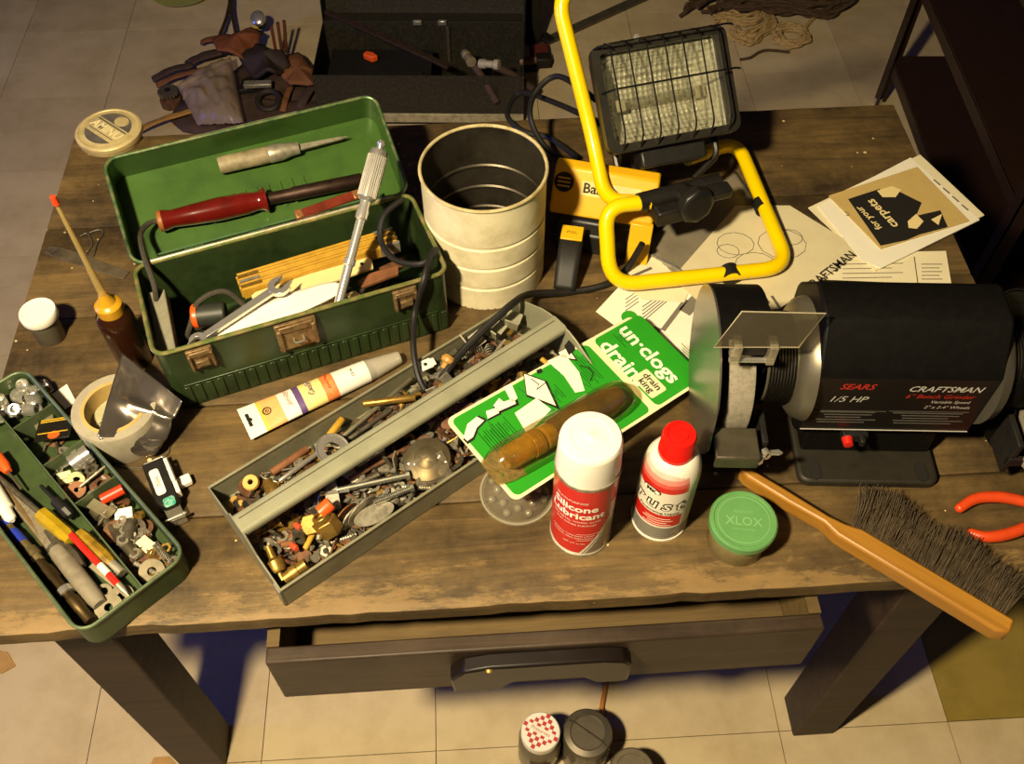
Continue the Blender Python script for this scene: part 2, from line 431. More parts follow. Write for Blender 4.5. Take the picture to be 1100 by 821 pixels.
# drawer, pulled out a little
dr = MB(); dz0, dz1 = .590, .696; du0, du1, dv = .322, .902, -.026
dr.box((du0 + du1) / 2, dv + .009, (dz0 + dz1) / 2, du1 - du0, .018, dz1 - dz0)
drawer = put('drawer', dr, wood_drawer, bench, bevel=.0025)
for u in (du0 + .0065, du1 - .0065):
    mb = MB(); mb.box(u, dv + .018 + .19, (dz0 + dz1) / 2 + .004, .013, .38, dz1 - dz0 - .008); put('side_panel', mb, wood_raw, drawer)
mb = MB(); mb.box((du0 + du1) / 2, dv + .208, dz0 + .014, du1 - du0 - .026, .38, .006); put('drawer_bottom', mb, wood_raw, drawer)
mb = MB(); mb.box((du0 + du1) / 2, dv + .39, (dz0 + dz1) / 2, du1 - du0 - .026, .012, dz1 - dz0 - .02); put('back_panel', mb, wood_raw, drawer)
mb = MB(); pc, hw = .605, .094
poly = [(-hw, -.066), (-hw - .002, -.03), (-hw + .012, -.008), (-hw + .04, 0), (hw - .03, 0), (hw - .008, -.006), (hw, -.02), (hw, -.062), (hw - .008, -.066), (hw - .035, -.064), (hw - .05, -.045), (-hw + .065, -.045), (-hw + .05, -.064), (-hw + .02, -.068)]
mb.prism(poly, 0, .018, Matrix.Translation((pc, dv - .0005, dz1 - .004)) @ Matrix.Rotation(R(90), 4, 'X'))
put('drawer_pull', mb, mat('pull_wood', '#150e0a', .4, 0, .3, 60, '#0c0806', coat=.1), drawer, bevel=.003, label='dark shaped wooden pull')
mb = MB(); mb.ball(.004, TR(pc - .055, dv - .018, dz1 - .008), 10, .5); put('screw_cap', mb, brass, drawer)

# ------------------------------------------------------------------ steel shelf cart beyond the right end
cart = thing('shelf_cart', 'dark brown metal shelf cart standing on floor beyond bench', 'shelf', Matrix.Translation((.965, 1.36, 0)))
m_cart = mat('brown_steel', '#2a1b16', .38, .2, .3, 30, '#201410')
m_lip = mat('brown_steel_lip', '#33221c', .35, .3, .3, 30, '#2a1a15')
CX1, CY1 = .55, .78
for x, y in ((0, 0), (CX1, 0), (0, CY1), (CX1, CY1)):
    mb = MB(); sx = 1 if x == 0 else -1; sy = 1 if y == 0 else -1
    mb.box(x + sx * .0015, y + sy * .016, .46, .003, .032, .92); mb.box(x + sx * .016, y + sy * .0015, .46, .032, .003, .92)
    post = put('post', mb, m_cart, cart)
    mb = MB(); mb.cyl(.011, 0, .02, 14, TR(x + sx * .008, y + sy * .008, 0)); put('foot_cap', mb, chrome, post)
for z in (.14, .36, .62):
    mb = MB(); mb.box(CX1 / 2, CY1 / 2, z, CX1 - .008, CY1 - .008, .003)
    mb.wall([(.004, .004), (CX1 - .004, .004), (CX1 - .004, CY1 - .004), (.004, CY1 - .004)], z - .03, z + .004, .002)
    put('shelf', mb, m_lip, cart, smooth=0)
# ------------------------------------------------------------------ sight line against a thing's own plane
def UP(px, py, M, w):                                       # local point where the sight line of a pixel meets local height w
    inv = M.inverted(); o = inv @ Vector((0, 0, CAMH))
    u = (px - CXP) / FPX; v = (py - CYP) / FPX
    d = inv.to_3x3() @ Vector((u, CP - v * SP, -(SP + v * CP)))
    return o + d * ((w - o.z) / d.z)
def on(M, px, py, w): return M @ UP(px, py, M, w)
def seg(M, a, wa, b, wb, up=None):                           # world frame along two pixels lying on heights wa / wb of frame M
    p, q = on(M, *a, wa), on(M, *b, wb)
    return frame(p, q - p, up or M.to_3x3() @ Vector((0, 0, 1))), (q - p).length
TOP = Matrix.Translation((0, 0, T))                          # the bench top as a frame

# ------------------------------------------------------------------ green metal toolbox, lid thrown back
KM = TR(-.379, .629, T, R(21.5)); KW, KD, KH = .329, .137, .10
tbx = thing('toolbox', 'open green metal toolbox with rusty latches, full of tools, on bench', 'toolbox', KM)
mb = MB(); pth = rrect(KW, KD, .014, 6, KW / 2, KD / 2)
mb.wall(pth, 0, KH, .0016); mb.prism(pth, 0, .002)
for i in range(26):                                          # pressed ribs along the foot of the front
    mb.box(.018 + i * .0121, -.0008, .021, .0065, .0022, .030)
for i in range(9): mb.box(KW + .0004, .02 + i * .0121, .021, .0022, .0065, .030)
mb.box(KW / 2, -.0006, .039, KW - .03, .0018, .002)
body = put('body', mb, green_p, tbx, bevel=.0006)
mb = MB(); mb.tube([(x, y, KH) for x, y in pth], .0026, 8, True); put('rolled_rim', mb, mat('worn_rim', '#5b6a35', .4, .3, .6, 60, '#a08a5c'), tbx)
def latch(x, w, h, hasp=False):
    mb = MB(); mb.box(0, -.003, 0, w, .004, h); mb.box(0, -.0055, h * .32, w * .82, .003, h * .22)
    for s in (-1, 1): mb.box(s * w * .42, -.006, -h * .05, w * .10, .006, h * .8)
    o = put('latch', mb, rustlatch, tbx, M=Matrix.Translation((x, -.001, KH - h * .5 - .003)), bevel=.0007)
    mb = MB()
    if hasp: mb.tube(smooth_path([(-.005, -.004, -.004), (-.005, -.012, -.004), (.005, -.012, -.004), (.005, -.004, -.004)], 4), .0012, 6)
    else: mb.box(0, -.008, -h * .1, w * .5, .004, h * .28)
    put('staple' if hasp else 'catch', mb, chrome if hasp else rustlatch, o, bevel=.0004 if not hasp else 0)
latch(.045, .028, .030); latch(.150, .046, .042, True); latch(.276, .028, .030)
LA = R(22); LM = KM @ Matrix.Translation((0, KD + .002, KH + .001)) @ Matrix.Rotation(LA, 4, 'X'); LD = .046
mb = MB(); mb.m = 0
lp = rrect(KW, KD, .016, 6, KW / 2, KD / 2)
mb.wall(lp, -LD, 0, .0016)
mb.prism(lp, -LD - .0015, -LD)
for i in range(9): mb.box(.10 + i * .0145, .062, -LD + .0006, .005, .034, .0022)
lid = put('lid', mb, green_in, tbx, M=KM.inverted() @ LM, bevel=.0006)
mb = MB(); mb.tube([(x, y, 0) for x, y in lp], .0022, 8, True); put('lid_rim', mb, mat('worn_green_rim', '#3d5a33', .35, .3, .5, 70, '#8a8a60'), lid)
mb = MB(); mb.box(KW / 2, .004, -.004, KW - .06, .0022, .015)
for i in range(4): mb.box(.07 + .075 * i, .002, 0, .022, .001, .003)
put('hinge_leaf', mb, mat('hinge_green', '#4c6c45', .3, .3, .4, 60, '#2c4427'), lid)
mb = MB(); mb.cyl(.0022, .02, KW - .02, 10, Matrix.Translation((0, -.0005, .0005)) @ AX); put('hinge_pin', mb, steel, lid)
# carrying bail folded at the far side of the lid
mb = MB(); mb.tube(fillet([(.10, KD + .002, -.02), (.10, KD + .012, -.02), (.236, KD + .012, -.02), (.236, KD + .002, -.02)], .008), .0025, 8)
put('carry_bail', mb, steel, lid)

LF = -LD + .001                                              # inner face of the lid
M1, L1 = seg(LM, (170, 238), LF + .016, (287, 214), LF + .014)
sol = thing('soldering_iron', 'soldering iron with red lacquered handle lying in green toolbox lid', 'soldering iron', M1)
mb = MB(); s_ = L1
mb.lathe([(0, 0), (.010, 0), (.0125, .003), (.0125, .008), (.0105, .016), (.0125, s_ * .32), (.0142, s_ * .55), (.0132, s_ * .8), (.0112, s_ * .9), (.0122, s_ * .95), (.0150, s_ * .975), (.0150, s_ - .001), (.012, s_), (0, s_)], 24, AX)
put('handle', mb, grip_red, sol, label='red lacquered wooden handle')
mb = MB(); mb.lathe([(.0105, -.0006), (.0128, .001), (.0128, .005), (.0105, .0055)], 20, AX); put('end_ring', mb, mat('worn_wood_end', '#8f5a2c', .5), sol)
mb = MB(); mb.lathe([(0, s_), (.0075, s_), (.0075, s_ + .03), (.0085, s_ + .032), (.0085, s_ + .116), (.0075, s_ + .118), (0, s_ + .118)], 18, AX); put('barrel', mb, mat('burnt_barrel', '#3a2a22', .5, .7, .5, 90, '#20150f'), sol)
Mi = M1.inverted()
cp = [M1 @ Vector((.001, 0, 0)), on(LM, 160, 240, LF + .02), on(LM, 151, 252, LF + .03), on(LM, 155, 276, .004), KM @ UP(166, 308, KM, KH - .005), KM @ UP(172, 345, KM, .05), KM @ UP(195, 372, KM, .02), KM @ UP(204, 352, KM, .055), KM @ UP(213, 325, KM, .075), KM @ UP(240, 313, KM, .08), KM @ UP(262, 328, KM, .06), KM @ UP(285, 352, KM, .045)]
mb = MB(); mb.tube(smooth_path([Mi @ p for p in cp], 8), .0033, 8); put('cord', mb, mat('cloth_cord', '#3b372c', .85, 0, .4, 300, '#241f18'), sol, label='grey-brown cloth cord')

M1, L1 = seg(LM, (235, 178), LF + .013, (302, 163), LF + .013)
ch = thing('scraper', 'grey handled scraper at far side of green toolbox lid', 'scraper', M1)
mb = MB(); mb.lathe([(0, 0), (.0095, 0), (.0105, .002), (.0105, L1 * .7), (.010, L1), (0, L1)], 18, AX); put('handle', mb, mat('worn_grey_wood', '#8f8468', .6, 0, .5, 50, '#5a5138'), ch)
mb = MB(); mb.lathe([(.0102, L1 - .016), (.0108, L1 - .014), (.0108, L1), (.0085, L1 + .01), (.0075, L1 + .022), (0, L1 + .022)], 18, AX); put('ferrule', mb, steel, ch)
mb = MB(); mb.prism([(L1 + .02, -.004), (L1 + .02, .004), (L1 + .075, .0018), (L1 + .085, 0), (L1 + .075, -.0018)], -.0014, .0014); put('blade', mb, steel, ch)

M1, L1 = seg(LM, (318, 232), .004, (388, 208), .004)
kn = thing('pocket_knife', 'red-brown handled pocket knife lying along toolbox lid hinge', 'knife', M1)
mb = MB(); mb.prism([(0, -.004), (.01, -.006), (L1 - .012, -.006), (L1, -.003), (L1, .003), (L1 - .01, .006), (.01, .005)], -.004, .004); put('handle', mb, mat('brown_scale', '#6e2c1c', .25, 0, .4, 50, '#3a130c', coat=.4), kn, bevel=.0015)
for x in (.004, L1 - .006): 
    mb = MB(); mb.box(x, 0, 0, .010, .0115, .0086); put('bolster', mb, mat('copper_bolster', '#9a6a40', .4, .6), kn, bevel=.0015)

# ---- contents of the body
zf = .003
M1, L1 = seg(KM, (168, 312), .082, (181, 383), .070)
mb = MB(); mb.box(L1 / 2, -.001, -.012, L1, .020, .024)
put('sharpening_stone', mb, mat('stone_grey', '#7d7a68', .85, 0, .3, 90, '#5f5c4c', .3, 300), M=M1, bevel=.0015, label='long grey sharpening stone at left end inside green toolbox', cat='sharpening stone')
M1, L1 = seg(KM, (257, 303), .078, (425, 252), .078)
ru = thing('folding_ruler', 'folded yellow wooden ruler in green toolbox behind white sticks', 'ruler', M1)
for i in range(7):
    mb = MB(); mb.box(L1 / 2 - .002 * (i % 2), .0125 - i * .0041, -.008 - .0004 * (i % 3), L1, .0032, .0155); sl = put('slat', mb, rulerwood, ru, bevel=.0004)
    mb = MB(); mb.box(.012 if i % 2 else L1 - .012, .0125 - i * .0041, -.0078, .024, .0038, .0162); put('joint_plate', mb, brass if i % 3 else steel, sl)
mb = MB(); mb.prism([(0, 0), (.034, -.004), (.040, .012), (.018, .024)], -.003, .003)
put('leather_scrap', mb, mat('ochre_leather', '#7c5a24', .8, 0, .4, 60), M=seg(KM, (296, 274), .055, (330, 266), .055)[0], bevel=.001, label='ochre leather scrap behind the folded yellow ruler', cat='leather scrap')
def stick(a, b, w, hole, lab, wl=.0):
    M1, L1 = seg(KM, a, .074 + wl, b, .070 + wl)
    mb = MB(); wd = w
    mb.prism([(0, -wd), (.006, -wd - .0), (L1, -wd), (L1 + .003, 0), (L1, wd), (.006, wd), (0, wd * .7)], -.0045, -.001)
    st = put('stir_stick', mb, mat('pale_wood', '#d9c68c', .6, 0, .12, 40, '#b59d5c'), M=M1, bevel=.0006, label=lab, cat='stick')
    mb = MB()
    for h in hole: mb.cyl(.0022, -.0012, -.0006, 12, Matrix.Translation((L1 * h, 0, 0)))
    if hole: put('hole', mb, ink, st)
stick((272, 322), (397, 280), .0115, (.93,), 'pale wooden stick with one hole in green toolbox beside ruler')
stick((300, 345), (384, 316), .0075, (.86,), 'short pale stick poking from under white pad in toolbox', -.012)
M1, L1 = seg(KM, (232, 362), .078, (368, 308), .078)
mb = MB(); mb.sheet(lambda u, v: (L1 * u, (.014 * (4 * u * (1 - u)) ** .4 + .002) * (2 * v - 1), .0015 + .002 * math.sin(3.1 * u)), 24, 6)
put('white_pad', mb, mat('bright_white', '#efe9d6', .7, 0, .04, 30), M=M1, thick=.003, label='bright white rounded pad leaning on front inside of green toolbox', cat='pad')
M1, L1 = seg(KM, (213, 366), .088, (300, 308), .094)
def jaw(L, r, g, ang):                                        # outline of an open-ended jaw
    pts = []
    for i in range(15):
        a = R(ang + 34 + (292) * i / 14)
        pts.append((L + r * math.cos(a), r * math.sin(a)))
    c, s = math.cos(R(ang)), math.sin(R(ang))
    def q(x, y): return (L + x * c - y * s, x * s + y * c)
    pts += [q(r * 1.08, -g * 1.25), q(r * 1.02, -g), q(-r * .15, -g), q(-r * .38, 0), q(-r * .15, g), q(r * 1.02, g), q(r * 1.08, g * 1.25)]
    return pts
mb = MB(); mb.prism(jaw(L1, .0128, .0056, 14), -.003, .003); mb.prism(jaw(0, .0100, .0043, 194), -.0027, .0027)
mb.prism([(.006, -.0042), (L1 - .008, -.0048), (L1 - .008, .0048), (.006, .0042)], -.0024, .0024)
put('wrench', mb, chrome, M=M1, bevel=.0008, label='steel open-ended wrench lying across white pad in green toolbox', cat='wrench')
M1, L1 = seg(KM, (207, 340), .060, (243, 336), .060)
tm = thing('magnetic_puck', 'small black cylinder with red-orange end ring in green toolbox', 'magnet', M1)
mb = MB(); mb.lathe([(0, .006), (.013, .006), (.013, L1 - .002), (.0115, L1), (0, L1)], 22, AX); put('body', mb, mat('dull_black', '#2c2f28', .5), tm)
mb = MB(); mb.lathe([(0, 0), (.0125, 0), (.0142, .002), (.0142, .0065), (0, .0065)], 22, AX); put('end_ring', mb, orange_pl, tm, label='red-orange end ring')
M1, L1 = seg(KM, (361, 336), .075, (409, 156), .185, (0, -1, .6))
nd = thing('nut_driver', 'chrome nut driver with knurled handle standing across green toolbox', 'nut driver', M1)
mb = MB(); h0 = L1 * .665
n = 20; prof = [(0, h0), (.0075, h0), (.0108, h0 + .004)]
mb.lathe(prof + [(.0108, L1 - .012), (.0095, L1 - .006), (0, L1 - .006)], 28, AX)
for i in range(28):
    a = 2 * math.pi * i / 28
    mb.box(h0 + (L1 - h0) / 2 - .004, .0107 * math.cos(a), .0107 * math.sin(a), L1 - h0 - .018, .0012, .0012)
put('knurled_handle', mb, chrome, nd)
mb = MB(); mb.lathe([(0, 0), (.0052, 0), (.0052, h0 * .42), (.0068, h0 * .43), (.0068, h0 * .48), (.0052, h0 * .49), (.0052, h0 - .022), (.0072, h0 - .020), (.0072, h0 - .012), (.006, h0 - .008), (.006, h0 + .001), (0, h0 + .001)], 20, AX); put('shaft', mb, mat('bright_chrome', '#e6e4de', .14, .75, 0), nd)
mb = MB(); mb.lathe([(0, L1 - .006), (.004, L1 - .006), (.004, L1 - .001), (.0052, L1 + .002), (.004, L1 + .005), (0, L1 + .006)], 14, AX); put('end_button', mb, chrome, nd)
for k, (a, b, w) in enumerate((((386, 306), (425, 290), .062), ((400, 300), (432, 281), .05), ((300, 330), (318, 306), .04))):
    M1, L1 = seg(KM, a, w, b, w)
    mb = MB(); mb.prism([(0, -.006), (L1, -.008), (L1 + .006, .004), (L1 * .4, .009), (0, .005)], -.003, .002)
    put('leather_offcut', mb, (leather, rust, leather_d)[k], M=M1, bevel=.001, label=('brown leather offcut inside right front of green toolbox', 'rusty metal plate inside right end of green toolbox', 'dark leather offcut under the white pad in green toolbox')[k], cat='offcut')
# darker odds and ends filling the box
frn = random.Random(5); mb = MB()
for i in range(70):
    x, y = frn.uniform(.02, KW - .02), frn.uniform(.015, KD - .015)
    x = .05 + (x - .02) * .78; y = .045 + (y - .015) * .45
    mb.M = TR(x, y, frn.uniform(.010, .035), frn.uniform(0, 6.3), frn.uniform(-.2, .2), frn.uniform(-.15, .15))
    if i % 3: mb.cyl(frn.uniform(.002, .005), 0, frn.uniform(.02, .038), 8, AX)
    else: mb.box(0, 0, 0, frn.uniform(.02, .05), .012, .004)
    mb.m = i % 3
mb.M = I4()
put('hardware_jumble', mb, [iron, rust, dsteel], M=KM.copy(), label='dark jumble of rods and scraps on floor of green toolbox', cat='hardware', kind='stuff')

# black cord: loop over the toolbox corner, down into the grey tray
pts = [on(KM, 432, 214, KH + .02), on(KM, 412, 232, KH + .015), on(KM, 409, 258, KH), on(KM, 424, 279, KH), on(KM, 450, 284, KH + .01), on(KM, 464, 276, KH + .012), on(KM, 469, 268, KH + .010), on(KM, 463, 274, KH + .013), on(KM, 455, 302, KH + .006), on(KM, 446, 335, .062), on(TOP, 444, 372, .052), on(TOP, 449, 402, .040), on(TOP, 456, 418, .03)]
mb = MB(); mb.tube(smooth_path(pts, 8), .0036, 8)
put('extension_lead', mb, black_rb, label='black cord looped over right corner of green toolbox into grey tray', cat='lead')
# ------------------------------------------------------------------ hardware prototypes (tiny: one mesh each)
def hexpts(r): return [(r * math.cos(R(60 * i)), r * math.sin(R(60 * i))) for i in range(6)]
def p_screw(L, r):
    mb = MB(); pr = [(0, 0), (r * 1.9, .0002), (r * 1.9, r * .5), (r, r * 1.5)]; z = r * 1.5; k = 0
    while z < L - r * 2:
        pr += [(r * 1.0, z), (r * .68, z + r * .45)]; z += r * .9
    pr += [(0, L)]
    mb.lathe(pr, 9, AX); mb.box(-.0001, 0, 0, .0004, r * 3.2, r * .5); return mb
def p_bolt(L, r):
    mb = MB(); mb.prism(hexpts(r * 1.9), 0, r * 1.3, AX); mb.lathe([(0, 0)] + [(r * (1 if i % 2 else .82), r * 1.3 + (L - r * 1.3) * i / 24) for i in range(25)] + [(0, L)], 10, AX); return mb
def p_nut(r, h):
    mb = MB(); o = hexpts(r); n = 12; q = [(r * .5 * math.cos(2 * math.pi * i / n), r * .5 * math.sin(2 * math.pi * i / n)) for i in range(n)]
    vs = [(x, y, z) for z in (0, h) for x, y in o] + [(x, y, z) for z in (0, h) for x, y in q]; fs = []
    for i in range(6):
        j = (i + 1) % 6; fs.append((i, j, 6 + j, 6 + i))
        a, b, c = 2 * i, (2 * i + 1) % n, (2 * i + 2) % n
        fs += [(6 + i, 6 + j, 24 + c, 24 + b, 24 + a), (j, i, 12 + a, 12 + b, 12 + c)]
    for i in range(n): j = (i + 1) % n; fs.append((12 + j, 12 + i, 24 + i, 24 + j))
    return mb.geo(vs, fs)
def p_washer(r, ri, h=.0012): return MB().ring(ri, r, 0, h, 22)
def p_nail(L, r): return MB().lathe([(0, 0), (r * 2.4, 0), (r * 2.4, r * .6), (r, r * .8), (r, L - r * 3), (0, L)], 8, AX)
def p_spring(L, r): return MB().tube([(L * i / 60, r * math.cos(i * .9), r * math.sin(i * .9)) for i in range(61)], r * .22, 5)
def p_nipple(L, r): return MB().lathe([(r * .65, 0), (r, 0), (r, L * .3), (r * 1.25, L * .32), (r * 1.25, L * .62), (r, L * .64), (r, L), (r * .65, L), (r * .65, 0)], 14, AX)
def p_plate(L, w):
    mb = MB(); mb.prism(rrect(L, w, w * .3, 3), 0, .0016)
    for s in (-1, 1): mb.ring(w * .16, w * .3, .0014, .0021, 12, Matrix.Translation((s * L * .32, 0, 0)))
    return mb
def p_angle(L, w):
    mb = MB(); mb.box(L / 2, 0, .0008, L, w, .0016); mb.box(.0008, 0, L / 2, .0016, w, L); mb.ring(w * .16, w * .3, .0014, .0021, 12, Matrix.Translation((L * .6, 0, 0))); return mb
def p_hook(r): return MB().tube(smooth_path([(0, 0, 0), (.014, 0, 0), (.02, r, 0), (.014, 2 * r, 0), (.006, 2 * r, 0)], 6), .0014, 7)
def p_wing(r):
    mb = MB(); mb.lathe([(r * .5, 0), (r, 0), (r * .8, r * 1.2), (r * .5, r * 1.2), (r * .5, 0)], 12)
    for s in (-1, 1): mb.prism([(s * r * .6, .2 * r), (s * r * 2.4, r * 1.0), (s * r * 2.6, r * 2), (s * r * 1.8, r * 2), (s * r * .7, r * 1.2)], -r * .2, r * .2, Matrix.Rotation(R(90), 4, 'X'))
    return mb
def p_dowel(L, r): return MB().lathe([(0, 0), (r * .9, 0), (r, r * .2), (r, L - r * .2), (r * .9, L), (0, L)], 12, AX)
KINDS = {}
def proto(name, mb, m): KINDS.setdefault(name, []).append(mb.mesh(name, m))
proto('wood_screw', p_screw(.030, .0020), brass); proto('wood_screw', p_screw(.038, .0022), rust); proto('wood_screw', p_screw(.024, .0018), steel); proto('wood_screw', p_screw(.032, .0022), dsteel)
proto('bolt', p_bolt(.034, .0028), steel); proto('bolt', p_bolt(.046, .0030), dsteel); proto('bolt', p_bolt(.028, .0025), rust)
proto('hex_nut', p_nut(.0065, .005), steel); proto('hex_nut', p_nut(.0055, .0045), brass); proto('hex_nut', p_nut(.008, .006), dsteel)
proto('washer', p_washer(.008, .0034), steel); proto('washer', p_washer(.0105, .0042), dsteel); proto('washer', p_washer(.012, .0045), rust)
proto('nail', p_nail(.045, .0013), dsteel); proto('nail', p_nail(.034, .0012), rust)
proto('spring', p_spring(.026, .0035), steel)
proto('pipe_fitting', p_nipple(.026, .006), brass); proto('pipe_fitting', p_nipple(.022, .0065), dsteel)
proto('mending_plate', p_plate(.04, .012), steel); proto('mending_plate', p_plate(.032, .012), rust)
proto('angle_bracket', p_angle(.018, .011), dsteel); proto('angle_bracket', p_angle(.022, .012), steel)
proto('screw_hook', p_hook(.005), brass); proto('screw_hook', p_hook(.006), steel)
proto('wing_nut', p_wing(.0045), chrome)
proto('peg', p_dowel(.028, .0035), leather); proto('peg', p_dowel(.034, .003), rulerwood)

# ------------------------------------------------------------------ grey hardware tray with bar handle
GA = R(38.5); GM = TR(-.2245, .392, T, GA); GW, GL, GH = .147, .415, .036
gt = thing('tote_tray', 'long grey metal tray of hardware with flat bar handle on bench', 'tray', GM)
mb = MB(); mb.box(GL / 2, GW / 2, .001, GL, GW, .002)
mb.box(GL / 2, .0008, GH / 2, GL, .0016, GH); mb.box(GL / 2, GW - .0008, GH / 2, GL, .0016, GH)
for y in (.0008, GW - .0008): mb.box(GL / 2, y, GH - .001, GL, .003, .003)
for x in (0, GL): mb.box(x, .006, GH / 2, .004, .012, GH - .004)
put('pan', mb, tray_p, gt, bevel=.0006)
for x in (.0008, GL - .0008):
    mb = MB(); c = GW / 2
    mb.prism([(0, 0), (GW, 0), (GW, GH), (c + .03, GH + .006 if x < .1 else GH + .022), (c + .016, GH + .026), (c - .016, GH + .026), (c - .03, GH + .006 if x < .1 else GH + .022), (0, GH)], -.001, .001, Matrix.Translation((x, 0, 0)) @ Matrix(((0, 0, 1, 0), (1, 0, 0, 0), (0, 1, 0, 0), (0, 0, 0, 1))))
    put('end_panel', mb, tray_p if x < .1 else bar_p, gt, bevel=.0006)
mb = MB(); mb.prism(rrect(.025, .012, .0045, 4), 0, GL, Matrix.Translation((0, GW / 2, GH + .022)) @ Matrix(((0, 0, 1, 0), (1, 0, 0, 0), (0, 1, 0, 0), (0, 0, 0, 1))))
bar = put('bar_handle', mb, bar_p, gt, label='flat grey bar handle with a seam')
mb = MB(); mb.box(GL / 2, GW / 2 + .004, GH + .0281, GL - .01, .0011, .0005); put('seam', mb, mat('seam_dark', '#4a4634', .7), bar)

def bitlab(k, i, where):
    return {'wood_screw': ('brass wood screw', 'rusty wood screw', 'bright steel wood screw', 'dull dark wood screw'), 'bolt': ('steel hex bolt', 'long dark hex bolt', 'rusty hex bolt'),
            'hex_nut': ('steel hex nut', 'brass hex nut', 'large dark hex nut'), 'washer': ('small steel washer', 'dark steel washer', 'rusty flat washer'), 'nail': ('dark nail', 'rusty nail'),
            'spring': ('small steel coil spring',), 'pipe_fitting': ('brass pipe fitting', 'dull grey pipe fitting'), 'mending_plate': ('steel mending plate', 'rusty mending plate'),
            'angle_bracket': ('dark angle bracket', 'steel angle bracket'), 'screw_hook': ('brass screw hook', 'steel screw hook'), 'wing_nut': ('chrome wing nut',), 'peg': ('brown wooden peg', 'yellow wooden peg')}[k][i] + ' ' + where
def scatter(M, x0, x1, y0, y1, z0, z1, n, mix, where, grp, rs, skip=None, flat=.35):
    r = random.Random(rs); keys = [k for k, w in mix for _ in range(w)]
    for q in range(n):
        k = r.choice(keys); i = r.randrange(len(KINDS[k])); x, y = r.uniform(x0, x1), r.uniform(y0, y1)
        if skip and skip(x, y): continue
        a = r.uniform(0, 2 * math.pi)
        ln = max(v.co.x for v in KINDS[k][i].vertices)
        x -= math.cos(a) * ln / 2; y -= math.sin(a) * ln / 2                      # centre long pieces
        ex, ey = x + math.cos(a) * ln, y + math.sin(a) * ln
        dx = max(0, x0 - .003 - min(x, ex)) - max(0, max(x, ex) - x1 - .003); dy = max(0, y0 - .003 - min(y, ey)) - max(0, max(y, ey) - y1 - .003)
        put(k, KINDS[k][i], None, M=M @ TR(x + dx, y + dy, z0 + (z1 - z0) * q / n, a, r.uniform(-.6, .6), r.uniform(-flat, flat)),
            label=bitlab(k, i, where), cat=k.replace('_', ' '), group=bitlab(k, i, grp))
# the bottom of the heap: hundreds of bits nobody could count
frn = random.Random(9); mb = MB()
for i in range(520):
    mb.M = TR(frn.uniform(.016, GL - .016), frn.uniform(.016, GW - .016), frn.uniform(.008, .014), frn.uniform(0, 6.3), frn.uniform(-.3, .3), frn.uniform(-.25, .25))
    mb.m = frn.choice((0, 0, 1, 1, 2, 3)); t = i % 4
    if t == 0: mb.lathe([(0, 0), (.004, 0), (.002, .003), (.002, .02), (0, .022)], 7, AX @ Matrix.Translation((0, 0, -.011)))
    elif t == 1: mb.ring(.003, .0075, 0, .0014, 10)
    elif t == 2: mb.prism(hexpts(.0055), 0, .004)
    else: mb.box(0, 0, 0, .022, .007, .0016)
mb.M = I4()
put('hardware_heap', mb, [dsteel, rust, iron, brass], M=GM.copy(), label='bed of small rusty hardware covering floor of grey tray', cat='hardware', kind='stuff')
MIX = [('wood_screw', 7), ('bolt', 5), ('hex_nut', 4), ('washer', 4), ('nail', 3), ('spring', 1), ('pipe_fitting', 2), ('mending_plate', 2), ('angle_bracket', 2), ('screw_hook', 2), ('wing_nut', 1), ('peg', 1)]
scatter(GM, .014, GL - .10, .012, GW / 2 - .008, .012, .024, 150, MIX, 'in the heap on near side of grey tray', 'on near side of grey tray', 21)
scatter(GM, GL - .12, GL - .012, .012, GW / 2 - .008, .012, .024, 30, MIX, 'in the heap at far end of grey tray', 'at far end of grey tray', 24)
scatter(GM, .014, GL - .012, GW / 2 + .016, GW - .012, .008, .018, 62, MIX, 'behind the bar handle of grey tray', 'behind bar handle of grey tray', 22)

def G(px, py, w=.024): return on(GM, px, py, w)
def flatm(p, rz=0., rx=0., ry=0.): return TR(p.x, p.y, p.z, rz, rx, ry)
put('tube_cap', MB().lathe([(0, 0), (.0075, 0), (.0075, .012), (.0068, .0145), (0, .0145)], 16, AX), orange_pl, M=frame(G(344, 551, .046), (.6, .5, .25)), label='bright orange plastic cap standing in grey tray heap', cat='cap')
put('flare_nut', MB().lathe([(.006, 0), (.0095, 0), (.0095, .006), (.006, .006)], 20, TR(0, 0, .018)).prism(hexpts(.0135), 0, .018), brass, M=frame(G(357, 572, .026), (.55, -.45, .5)), smooth=.3, bevel=.001, label='big brass hex nut near the orange cap in grey tray', cat='nut')
put('flare_nut', MB().prism(hexpts(.0115), 0, .014), brass, M=frame(G(338, 563, .024), (.2, .6, .4)), smooth=.3, bevel=.001, label='brass hex plug holding the orange cap in grey tray', cat='nut')
put('brass_screw', p_screw(.034, .0026), brass, M=seg(GM, (302, 561), .030, (275, 576), .028)[0], label='brass wood screw lying alone near left end of grey tray', cat='screw')
put('hose_barb', MB().lathe([(0, 0), (.003, 0), (.003, .008), (.0075, .009), (.009, .012), (.009, .021), (.006, .023), (.004, .025), (.0035, .038), (0, .038)], 16, AX), brass, M=seg(GM, (304, 624), .02, (289, 590), .03)[0], label='dull brass barbed fitting in near left corner of grey tray', cat='fitting')
for (px, py, lab) in ((314, 586, 'small red wire nut in grey tray left of orange cap'), (318, 564, 'red fibre bead just above the small red wire nut')):
    put('wire_nut', MB().lathe([(0, 0), (.0036, 0), (.0034, .007), (.0024, .009), (0, .009)], 12, AX), mat('faded_red', '#b5482a', .5, 0, .3, 90), M=frame(G(px, py, .03), (.5, -.5, .3)), label=lab, cat='wire nut')
M1, L1 = seg(GM, (355, 512), .034, (358, 545), .026)
tg = thing('toggle_bolt', 'grey metal toggle clip standing left of the silver rods in grey tray', 'toggle bolt', M1)
